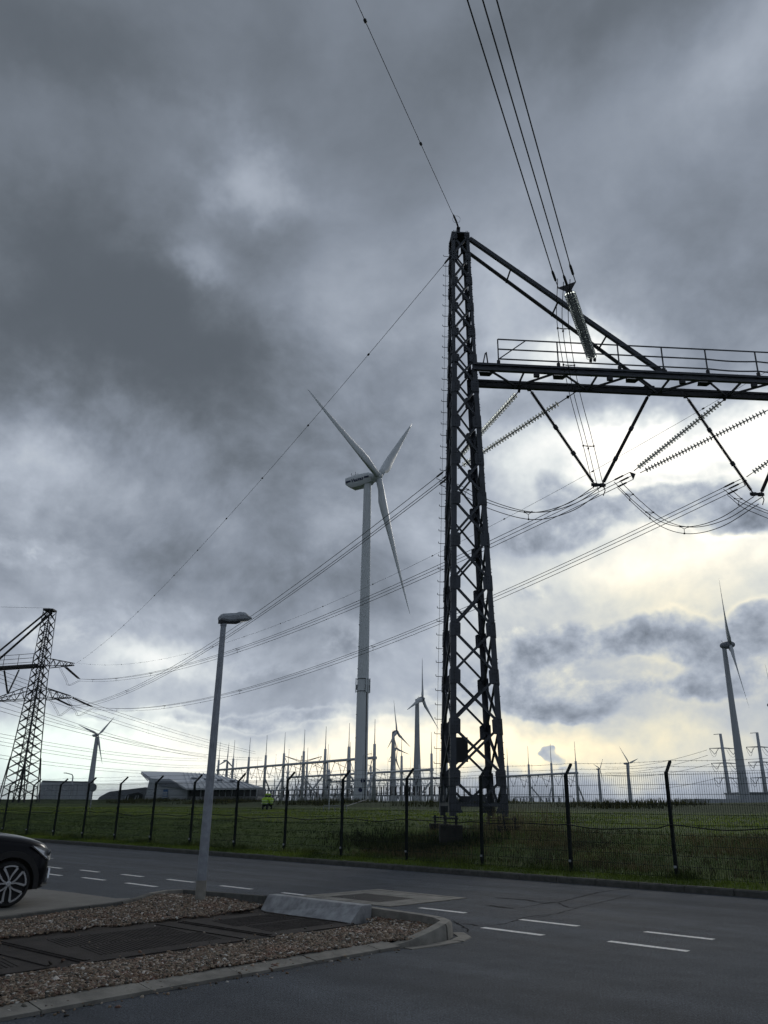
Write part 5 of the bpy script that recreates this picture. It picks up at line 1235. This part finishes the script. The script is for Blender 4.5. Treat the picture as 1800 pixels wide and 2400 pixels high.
for k, (x0, y0, x1, y1) in enumerate(((630, 1640, -330, 1800), (640, 1690, -330, 1850), (655, 1775, -300, 1880), (690, 1915, -200, 1990))):
    t = thing('distant_line', ['uppermost', 'second', 'third', 'lowest'][k]+' hazy line running left from the slim pole pylon', 'power cable', at(*z5(x0, y0), 600), 'lines of the monopole pylons')
    MB().tube(sagline(at(*z5(x0, y0), 600), at(*z5(x1, y1), 900), 4, 16), .13, 4).build('wire', M_FWIRE2, t)

# ------------------------------------------------------------------ buildings
M_CLAD = mat('grey_cladding', (.42, .45, .48), .55, var=.05, scale=.3, coord='World')
M_ROOF = mat('metal_roof', (.62, .65, .68), .45, var=.06, scale=.3, coord='World')
M_PANE = mat('dark_glass', (.02, .023, .027), .15)
ZG = 2.4
def wp(px, Y, z): p = at(px, 1876, Y); return Vector((p.x, Y, z))
Yb = 190.0
bz = lambda px, py, Y=Yb: at(px, py, Y).z
bd = thing('control_building', 'grey control building with a big slanted metal roof', 'building', wp(470, Yb, ZG))
zr = bz(330, 1807); ze = bz(420, 1847); zl = bz(358, 1828)
MB().prism([wp(337, Yb, ZG-1), wp(438, Yb, ZG-1), wp(438, Yb, bz(438, 1848)), wp(396, Yb, bz(396, 1827)), wp(345, Yb, bz(345, 1824))], (0, 18, 0)).build('wall', M_CLAD, bd)
MB().prism([wp(438, Yb+1, ZG-1), wp(603, Yb+1, ZG-1), wp(603, Yb+1, bz(603, 1866)), wp(438, Yb+1, bz(438, 1866))], (0, 16, 0)).build('plinth', M_CONC_B, bd)
win = MB().prism([wp(438, Yb+1.6, bz(438, 1866)), wp(603, Yb+1.6, bz(603, 1866)), wp(603, Yb+1.6, bz(603, 1845)), wp(438, Yb+1.6, bz(438, 1845))], (0, 14, 0)).build('window_band', M_PANE, bd)
for k in range(12):
    px = 440+k*14.6; MB().bar(wp(px, Yb+1.35, bz(px, 1866)), wp(px, Yb+1.35, bz(px, 1845)), .28, .2).build('mullion', M_ROOF, win)
RS, RY = .26, Yb-3.0; rz0 = bz(500, 1846, RY)
def on_roof(px, py, dz=0.0):
    d = ray(px, py); t_ = (rz0-RS*RY-EYE)/(d.z-RS*d.y); return Vector((0, 0, EYE+dz))+d*t_
ro = [on_roof(*q) for q in ((331, 1808), (420, 1810), (502, 1814), (560, 1829), (616, 1845.6), (436, 1847), (396, 1824.5), (360, 1827.5))]
roof = MB().prism([p-PZ*.4 for p in ro], (0, 0, .4)).build('roof', M_ROOF, bd)
for k in range(13):
    u = (k+.5)/13; a = on_roof(436+u*170, 1846.6, .06); b = on_roof(425+u*120, 1811.5+10*max(0, u-.5), .06); MB().bar(a, b, .10, .10).build('roof_seam', M_CLAD, roof)
for k in range(4): MB().box(on_roof(455+30*k, 1826+2*k, .2), (1.3, .7, .3)).build('roof_vent', M_TURB_D, roof)
for k in range(7):                                           # brackets under the left eave
    MB().bar(on_roof(331+k*4, 1809+k*2.6, -.4), wp(342+k*5, Yb, bz(342+k*5, 1830)), .14, .14).build('eave_bracket', M_TURB_D, roof)
MB().prism([wp(359, Yb-.1, bz(359, 1831)), wp(396, Yb-.1, bz(396, 1830)), wp(434, Yb-.1, bz(434, 1849)), wp(372, Yb-.1, bz(372, 1843))], (0, -.1, 0)).build('painted_eave_shade', M_TURB_D, bd)  # dark sheet on the wall, its colour standing in for shade under the eave
MB().prism([wp(380, Yb-.3, ZG-1), wp(391, Yb-.3, ZG-1), wp(391, Yb-.3, bz(391, 1850)), wp(380, Yb-.3, bz(380, 1850))], (0, .2, 0)).build('board', mat('blue_board', (.05, .13, .28), .5), bd)
for k in range(4): MB().prism([wp(381, Yb-.36, bz(381, 1858+4*k)), wp(390, Yb-.36, bz(390, 1858+4*k)), wp(390, Yb-.36, bz(390, 1856+4*k)), wp(381, Yb-.36, bz(381, 1856+4*k))], (0, .05, 0)).build('board_panel', M_ROOF, bd)
for k in range(3): MB().prism([wp(459+k*5, Yb+.8, ZG), wp(462+k*5, Yb+.8, ZG), wp(462+k*5, Yb+.8, ZG+1.3), wp(459+k*5, Yb+.8, ZG+1.3)], (0, .12, 0)).build('gate_panel', M_ROOF, bd)
# long plain shed
sh = thing('long_shed', 'plain grey flat roofed shed behind the distant pylon', 'building', wp(150, 210, ZG))
MB().prism([wp(88, 210, ZG-1.5), wp(213, 210, ZG-1.5), wp(213, 210, at(213, 1833, 210).z), wp(93, 210, at(93, 1830, 210).z)], (-6, 14, 0)).build('wall', mat('shed_cladding', (.50, .53, .57), .6, var=.05, scale=.2, coord='World'), sh)
MB().prism([wp(92, 209.7, at(93, 1831.2, 210).z), wp(214, 209.7, at(213, 1834.2, 210).z), wp(214, 209.7, at(213, 1832, 210).z), wp(92, 209.7, at(93, 1829, 210).z)], (-6, 14.6, 0)).build('roof_edge', M_TURB_D, sh)
for k in range(12): px = 97+k*10; MB().bar(wp(px, 209.9, ZG-1), wp(px, 209.9, at(px, 1833, 210).z-.4), .14, .1).build('cladding_rib', MATS['shed_cladding'], sh)
# dark round backed store with a bay beside it
sb = thing('dark_store', 'low dark rounded store left of the control building', 'building', wp(280, 205, ZG))
prf = [(218, 1876), (232, 1868), (250, 1857), (256, 1855), (337, 1845), (337, 1878)]
MB().prism([wp(px, 205, at(px, py, 205).z if py < 1875 else ZG-1) for px, py in prf], (4, 14, 0)).build('shell', mat('dark_cladding', (.20, .215, .245), .6, var=.1, scale=.3, coord='World'), sb)
MB().prism([wp(290, 204.8, ZG), wp(333, 204.8, ZG), wp(333, 204.8, at(333, 1862, 205).z), wp(322, 204.8, at(322, 1857, 205).z), wp(298, 204.8, at(298, 1862, 205).z)], (0, .15, 0)).build('bay_opening', M_STEEL_D, sb)
for px in (294, 300, 318, 324): MB().bar(wp(px-3, 204.3, ZG), wp(px, 204.3, at(px, 1864, 205).z), .3, .2).build('bay_strut', M_CLAD, sb)
# low building at the right
lb_ = thing('low_building', 'low pale building under the large right turbine', 'building', wp(1770, 560, ZG))
MB().prism([wp(1632, 560, 0), wp(1745, 560, 0), wp(1745, 560, at(1745, 1873, 560).z), wp(1632, 560, at(1632, 1872, 560).z)], (0, 30, 0)).build('wall', M_CLAD, lb_)
MB().prism([wp(1745, 558, 0), wp(1850, 558, 0), wp(1850, 558, at(1850, 1859, 560).z), wp(1745, 558, at(1745, 1858, 560).z)], (0, 30, 0)).build('tall_wall', M_CLAD, lb_)
MB().prism([wp(1744, 557.5, at(1745, 1859.5, 560).z), wp(1851, 557.5, at(1850, 1860.5, 560).z), wp(1851, 557.5, at(1850, 1857.5, 560).z), wp(1744, 557.5, at(1745, 1856.5, 560).z)], (0, 31, 0)).build('roof_edge', M_TURB_D, lb_)

# ------------------------------------------------------------------ small street furniture beyond the fence
def small_lamp(label, base, top, Y, arm):
    B_, T_ = at(*base, Y), at(*top, Y); t = thing('far_street_lamp', label, 'street lamp', (B_.x, Y, 2))
    MB().tube([(B_.x, Y, 1), (B_.x, Y, T_.z-.5), (B_.x+arm*.15, Y, T_.z-.1), (B_.x+arm, Y, T_.z+.15)], [.16, .12, .1, .08], 6).build('pole', M_WHITE_FAR, t)
    MB().box((B_.x+arm*1.1, Y, T_.z+.15), (abs(arm)*.4, .3, .14)).build('head', M_TURB_D, t)
small_lamp('slender lamp column in front of the plain shed', (163, 1876), (170, 1814), 160, -1.4)
small_lamp('slender lamp column in front of the white turbine tower', (849, 1876), (852, 1768), 230, 1.9)
sg = thing('round_sign', 'dark round sign on a post behind the left fence', 'sign', wp(213, 70, 1.6)); ps = at(218, 1846, 70)
MB().tube([(ps.x-.02, 70, 1.0), (ps.x, 70, ps.z)], .05, 6).build('post', M_GALV, sg); MB().lathe((ps.x, 69.94, ps.z), (ps.x, 71, ps.z), [(0, .33), (.03, .33)], 20).build('disc', M_TURB_D, sg)
sg = thing('signal_post', 'thin post with a dark box right of the workers', 'post', wp(774, 62, 1.7)); ps = at(773, 1828, 62)
MB().tube([(ps.x, 62, .8), (ps.x, 62, ps.z)], .045, 6).build('post', M_GANTRY, sg); MB().box((ps.x, 62, ps.z), (.26, .2, .18)).build('box', M_TURB_D, sg)
br = thing('low_barrier', 'low grey pipe barrier in the grass by the turbine', 'barrier', wp(800, 60, 1.6))
a, b = at(759, 1889, 58), at(812, 1889, 58); za0 = bank_z(*to_mn(a))
for p in (a, a.lerp(b, .5), b): MB().tube([(p.x, 58, za0-.3), (p.x, 58, p.z)], .03, 6).build('post', M_GALV, br)
MB().tube([a, b], .03, 6).build('rail', M_GALV, br); MB().tube([b, at(859, 1874, 66)], .022, 6).build('long_rail', M_TURB_D, br)

# ------------------------------------------------------------------ two workers in high visibility jackets
def worker(label, px, py, Y, face, lean, mir=1):
    p = at(px, py, Y); g_ = bank_z(*to_mn(Vector((p.x, Y, 0)))); t = thing('person', label, 'person', (p.x, Y, g_), 'workers on the bank')
    f = Vector((math.sin(face), math.cos(face), 0)); s_ = Vector((f.y, -f.x, 0))
    def J(x, y, z): return (p.x+(s_*x+f*y).x, Y+(s_*x+f*y).y, g_+z)
    V_ = [J(0, 0, .36), J(0, .10*lean, .56), J(0, .22*lean, .80), J(0, .28*lean, .92), J(0, .34*lean, 1.06)]; E_ = [(0, 1), (1, 2), (2, 3), (3, 4)]; R_ = [.17, .17, .19, .09, .115]
    for sg_ in (-1, 1):
        o = len(V_); V_ += [J(.10*sg_, .02, .34), J(.19*sg_, .40, .46), J(.17*sg_, .06, .10), J(.17*sg_, .26, .05)]; E_ += [(0, o), (o, o+1), (o+1, o+2), (o+2, o+3)]; R_ += [.12, .10, .065, .055]
    def skin(name, V_, E_, R_, m, parent):
        me = bpy.data.meshes.new(name); me.from_pydata([tuple(v) for v in V_], E_, []); me.materials.append(m)
        o = link(name, me, parent); md = o.modifiers.new('s', 'SKIN'); me.skin_vertices or None
        lay = me.skin_vertices[0].data if me.skin_vertices else None
        if lay:
            for d_, r_ in zip(lay, R_): d_.radius = (r_, r_)
            lay[0].use_root = True
        o.modifiers.new('d', 'SUBSURF').levels = 1; o.modifiers['d'].render_levels = 2; return o
    body = skin('body', V_, E_, R_, mat('work_trousers', (.012, .014, .02), .8), t)
    hi = mat('hi_vis', (.40, .64, .05), .7, var=.12, scale=5)
    Vj = [J(0, -.01, .34), J(0, .06*lean, .52), J(0, .20*lean, .78), J(0, .25*lean, .89)]; Ej = [(0, 1), (1, 2), (2, 3)]; Rj = [.23, .23, .245, .13]
    for sg_ in (-1, 1):
        o = len(Vj); Vj += [J(.23*sg_, .22*lean, .78), J(.32*sg_, .36*lean, .58), J(.22*sg_, .55*lean, .48)]; Ej += [(2, o), (o, o+1), (o+1, o+2)]; Rj += [.095, .08, .06]
    jk = skin('jacket', Vj, Ej, Rj, hi, t)
    for z_, r_ in ((.47, .246), (.64, .25)):
        y0 = .06*lean+(z_-.52)*.5*lean; ring = [J(math.cos(a)*r_, y0+math.sin(a)*r_, z_) for a in np.linspace(0, 2*math.pi, 17)]; MB().tube(ring, .022, 5, cap=False).build('reflective_band', mat('reflective', (.7, .72, .72), .4), jk)
    for sg_ in (-1, 1):                                     # hands at the work
        h_ = Vector(J(.20*sg_, .60*lean, .45)); b_ = MB(); b_.lathe(h_, h_+Vector((0, .2, -.05)), [(0, .03), (.03, .045), (.09, .045), (.11, .03)], 8)
        for q in range(4): b_.tube([h_+Vector((-.03+.02*q, .08, -.02)), h_+Vector((-.03+.02*q, .13, -.045)), h_+Vector((-.03+.02*q, .14, -.08))], [.010, .009, .007], 5)
        b_.tube([h_+Vector((.045*sg_, .03, 0)), h_+Vector((.07*sg_, .07, -.03))], [.011, .008], 5); b_.build('glove', mat('glove', (.03, .03, .03), .8), t)
    hp = Vector(J(0, .34*lean, 1.07)); MB().lathe(hp-PZ*.02, hp+PZ, [(0, .125), (.02, .128), (.08, .12), (.13, .075), (.15, .01)], 12).build('cap', hi, t, smooth=True)
worker('person in a lime jacket crouching on the bank, left of the pair', 619, 1890, 66, .35, .9)
worker('person in a lime jacket crouching on the bank, right of the pair', 633, 1889, 66.8, -.5, .7)

# ------------------------------------------------------------------ parked car at the left edge
CH = math.radians(42.6); ch_ = Vector((math.cos(CH), math.sin(CH), 0)); crt = Vector((math.sin(CH), -math.cos(CH), 0))
CW = atz(19.5, 2128, .012)
CO = CW - crt*.86 - ch_*.06; CO.z = .012
car = thing('parked_car', 'glossy black car cut off by the left edge, nose to the right', 'car', CO)
car.rotation_euler = (0, 0, CH)
M_CAR = mat('car_paint', (.003, .0033, .006), .35, coat=.30, spec=.06); MATS['car_paint'].node_tree.nodes['Principled BSDF'].inputs['Coat Roughness'].default_value = .03
M_CHROME = mat('chrome', (.75, .76, .78), .12, metal=1.0)
M_CPLAST = mat('car_plastic', (.010, .010, .011), .6)
M_RIM = mat('rim_silver', (.62, .63, .65), .25, metal=.85)
M_LAMP = mat('headlamp', (.80, .82, .84), .10, metal=.55, var=.35, scale=22)
OUT = [(.74, 0), (.735, .30), (.71, .54), (.655, .69), (.54, .81), (.30, .875), (0, .893), (-.4, .90), (-1.3, .905), (-2.4, .90), (-2.95, .87), (-3.25, .76), (-3.40, .45), (-3.43, 0)]
TOPZ = [.76, .775, .80, .84, .89, .95, .99, 1.03, 1.0, 1.02, 1.02, 1.0, .97, .96]
LEV = [(.20, .09), (.26, .03), (.42, .0), (.56, .012), (None, .035)]     # last level is the shoulder
N_ = len(OUT)
def ring_pt(i, sgn, lev):
    x, y = OUT[i]; z, ins = LEV[lev]; z = TOPZ[i] if z is None else z
    nx, ny = (x-(-1.2))/2.1, y/.9; l_ = math.hypot(nx, ny)
    return Vector((x-ins*nx/l_, sgn*(y-ins*(ny/l_ if y else 0)), z))
cbm = MB(); vs = []; fs = []
loop = [(i, -1) for i in range(N_)]+[(i, 1) for i in range(N_-2, 0, -1)]
m_ = len(loop)
for lev in range(len(LEV)):
    for (i, sg_) in loop: vs.append(ring_pt(i, sg_, lev))
for lev in range(len(LEV)-1):
    for k in range(m_): fs.append((lev*m_+k, lev*m_+(k+1) % m_, (lev+1)*m_+(k+1) % m_, (lev+1)*m_+k))
# bonnet, deck and floor: rows across the car
topo = (len(LEV)-1)*m_; idx_r = lambda i: i; idx_l = lambda i: (m_-i) % m_
cr_i = []
for i in range(1, N_-1):
    a, b = vs[topo+idx_r(i)], vs[topo+idx_l(i)]; row = [topo+idx_r(i)]
    for u in (.12, .3, .5, .7, .88):
        p = a.lerp(b, u); p.z += .075*(1-abs(2*u-1)**2.2)*(1.0 if OUT[i][0] > -.5 else .4); row.append(len(vs)); vs.append(p)
    row.append(topo+idx_l(i)); cr_i.append(row)
for ra, rb_ in zip(cr_i, cr_i[1:]):
    for k in range(6): fs.append((ra[k], ra[k+1], rb_[k+1], rb_[k]))
f0 = topo+0; fN = topo+N_-1
for k in range(6): fs.append((f0, cr_i[0][k+1], cr_i[0][k])); fs.append((fN, cr_i[-1][k], cr_i[-1][k+1]))
fs.append(tuple(range(m_-1, -1, -1)))
cbm.add(vs, fs)
body = cbm.build('body', M_CAR, car, local=True)
sb_ = body.modifiers.new('sub', 'SUBSURF'); sb_.levels = 2; sb_.render_levels = 2
cut = []
for x in (0, -2.62):
    c_ = MB().lathe((x, -1.2, .335), (x, 1.2, .335), [(0, .395), (2.4, .395)], 40).build('cutter', M_CPLAST); c_.location = CO; c_.rotation_euler = (0, 0, CH); cut.append(c_)
    bo = body.modifiers.new('arch', 'BOOLEAN'); bo.object = c_; bo.operation = 'DIFFERENCE'; bo.solver = 'EXACT'; bo.material_mode = 'TRANSFER' if hasattr(bo, 'material_mode') else bo.material_mode
bpy.context.view_layer.update()
nme = bpy.data.meshes.new_from_object(body.evaluated_get(bpy.context.evaluated_depsgraph_get())); body.modifiers.clear(); body.data = nme
for c_ in cut: bpy.data.objects.remove(c_)
nme.polygons.foreach_set('use_smooth', [True]*len(nme.polygons)); nme.set_sharp_from_angle(angle=math.radians(38))
def side_y(x, ins=0.0):
    for (a, b) in zip(OUT, OUT[1:]):
        if b[0] <= x <= a[0]: return a[1]+(b[1]-a[1])*(a[0]-x)/(a[0]-b[0])-ins
    return .9
# arch trims, sill
for sg_ in (-1, 1):
    for x in (0, -2.62):
        b = MB(); k = 22; vs = []; fs = []
        for i in range(k+1):
            a = math.radians(-12+204*i/k)
            for r_ in (.385, .475):
                xx = x+math.cos(a)*r_; zz = .335+math.sin(a)*r_; zz = max(zz, .22); y_ = side_y(min(.9, max(-3.4, xx)))
                vs += [(xx, sg_*(y_+.002), zz), (xx, sg_*(y_-.06), zz)]
        for i in range(k): o_ = i*4; fs += [(o_, o_+2, o_+6, o_+4), (o_, o_+4, o_+5, o_+1), (o_+2, o_+3, o_+7, o_+6)]
        b.add(vs, fs); b.build('arch_trim', M_CPLAST, car, local=True)
    MB().hexa([(x, sg_*y, z) for x, y, z in ((-.45, .80, .17), (-2.2, .80, .17), (-2.2, .915, .19), (-.45, .915, .19), (-.45, .80, .30), (-2.2, .80, .30), (-2.2, .915, .30), (-.45, .915, .30))]).build('sill', M_CPLAST, car, local=True)
    # headlight on the corner
    pts = [(.28, .875), (.42, .855), (.54, .825), (.62, .785), (.672, .735), (.68, .67), (.635, .645), (.56, .68), (.42, .775)]
    cy = [Vector((x, sg_*(side_y(x)-.02), z)) for x, z in pts]; nrm_ = [Vector((.25+max(0, (x-.3)), sg_*1.0, .12)).normalized() for x, z in pts]
    c0 = sum(cy, Vector())/len(cy)+Vector((.03, sg_*.045, .01)); b = MB(); n_ = len(cy)
    b.add([p+q*.025 for p, q in zip(cy, nrm_)]+[c0]+[p-q*.03 for p, q in zip(cy, nrm_)], [(i, (i+1) % n_, n_) for i in range(n_)]+[(i, n_+1+i, n_+1+(i+1) % n_, (i+1) % n_) for i in range(n_)])
    hl = b.build('headlight', M_LAMP, car, local=True)
    MB().lathe(c0+Vector((.015, sg_*.012, .0)), c0+Vector((.3, sg_*.3, 0)), [(0, .05), (.012, .045), (.02, .02)], 14).build('lamp_lens', mat('lamp_lens', (.05, .06, .07), .05, spec=.8), hl, local=True)
    # bright trim round the fog lamp opening
    b = MB(); b.bar((.69, sg_*.635, .52), (.665, sg_*.69, .38), .03, .03); b.bar((.665, sg_*.69, .38), (.60, sg_*.775, .30), .03, .03); b.bar((.69, sg_*.635, .52), (.72, sg_*.52, .50), .025, .025); b.build('fog_trim', M_CHROME, car, local=True)
    MB().hexa([(x, sg_*y, z) for x, y, z in ((.52, .81, .285), (.62, .765, .285), (.62, .80, .31), (.52, .845, .31), (.52, .81, .32), (.62, .765, .32), (.62, .80, .335), (.52, .845, .335))]).build('bumper_reflector', M_CHROME, car, local=True)
# greenhouse
gb_ = MB(); vs = []; G = [(-.42, .74, 1.03), (-1.25, .56, 1.44), (-1.7, .58, 1.475), (-2.5, .57, 1.46), (-3.15, .50, 1.10)]; B0 = [(-.42, .76, .99), (-1.0, .80, 1.0), (-1.7, .82, 1.01), (-2.5, .81, 1.02), (-3.25, .70, 1.0)]
for (x, y, z), (bx, by, bz_) in zip(G, B0): vs += [(bx, -by, bz_), (x, -y, z), (x, 0, z+.03), (x, y, z), (bx, by, bz_)]
fs = [(i*5+k, i*5+k+1, (i+1)*5+k+1, (i+1)*5+k) for i in range(4) for k in range(4)]+[(0, 1, 2, 3, 4), (24, 23, 22, 21, 20)]
sharp(gb_.add(vs, fs).build('glass', mat('car_glass', (.01, .012, .014), .04, spec=.8), car, local=True), 50)
rfm = MB().hexa([(-1.2, -.57, 1.44), (-2.7, -.57, 1.40), (-2.7, .57, 1.40), (-1.2, .57, 1.44), (-1.25, -.50, 1.50), (-2.65, -.50, 1.47), (-2.65, .50, 1.47), (-1.25, .50, 1.50)]).build('roof', M_CAR, car, local=True)
for sg_ in (-1, 1):
    MB().bar((-.40, sg_*.765, 1.0), (-1.24, sg_*.575, 1.45), .07, .05).build('pillar', M_CAR, car, local=True)
    MB().bar((-1.72, sg_*.83, 1.0), (-1.72, sg_*.595, 1.47), .09, .03, (1, 0, 0)).build('pillar', M_CPLAST, car, local=True)
    MB().hexa([(-.62, sg_*.92, 1.02), (-.74, sg_*.92, 1.02), (-.74, sg_*1.06, 1.03), (-.64, sg_*1.06, 1.03), (-.62, sg_*.92, 1.12), (-.74, sg_*.92, 1.12), (-.74, sg_*1.06, 1.14), (-.64, sg_*1.06, 1.14)]).build('mirror', M_CAR, car, local=True)
# wheels
def wheel(x, sg_):
    y = sg_*.775
    w_ = MB().lathe((x, y-sg_*.11, .335), (x, y+sg_*2, .335), [(0, .22), (.0, .29), (.03, .325), (.06, .335), (.16, .335), (.19, .328), (.215, .30), (.215, .278), (.17, .27), (.16, .22)], 40).build('wheel', M_BLACK, car, local=True); sharp(w_, 40)
    MB().lathe((x, y+sg_*.02, .335), (x, y+sg_*2, .335), [(0, .27), (.005, .27), (.012, .05)], 30).build('rim_dish', M_CPLAST, w_, local=True)
    yo = y+sg_*.088
    for k in range(5):
        a0 = math.radians(72*k+18); b = MB()
        def q(r_, a, dy=0.0): return Vector((x+math.cos(a)*r_, yo+sg_*dy, .335+math.sin(a)*r_))
        for sd_ in (-1, 1):
            path = [(.04, .10), (.11, .20), (.19, .36), (.25, .42)]
            for (r0, an0), (r1, an1) in zip(path, path[1:]): b.bar(q(r0, a0+sd_*an0), q(r1, a0+sd_*an1), .018+.09*(r0-.04), .03, (-math.sin(a0), 0, math.cos(a0)), .018+.09*(r1-.04), .03)
        for u in range(5):
            b.bar(q(.258, a0-.42+.168*u), q(.258, a0-.42+.168*(u+1)), .024, .03, (math.cos(a0), 0, math.sin(a0)))
        b.build('spoke', M_RIM, w_, local=True)
    MB().lathe((x, yo-sg_*.02, .335), (x, yo+sg_*1, .335), [(0, .045), (.03, .045), (.04, .03)], 16).build('hub_cap', M_RIM, w_, local=True)
    MB().lathe((x, y-sg_*.04, .335), (x, y+sg_*1, .335), [(0, .15), (.02, .15)], 24).build('brake_disc', M_GALV, w_, local=True)
for x in (0, -2.62):
    for sg_ in (-1, 1): wheel(x, sg_)
MB().hexa([(.73, -.45, .34), (.66, -.45, .34), (.66, .45, .34), (.73, .45, .34), (.742, -.40, .52), (.68, -.40, .52), (.68, .40, .52), (.742, .40, .52)]).build('grille', M_CPLAST, car, local=True)
MB().hexa([(.76, -.26, .43), (.73, -.26, .43), (.73, .26, .43), (.76, .26, .43), (.765, -.26, .54), (.735, -.26, .54), (.735, .26, .54), (.765, .26, .54)]).build('number_plate', mat('plate_yellow', (.65, .45, .03), .5), car, local=True)
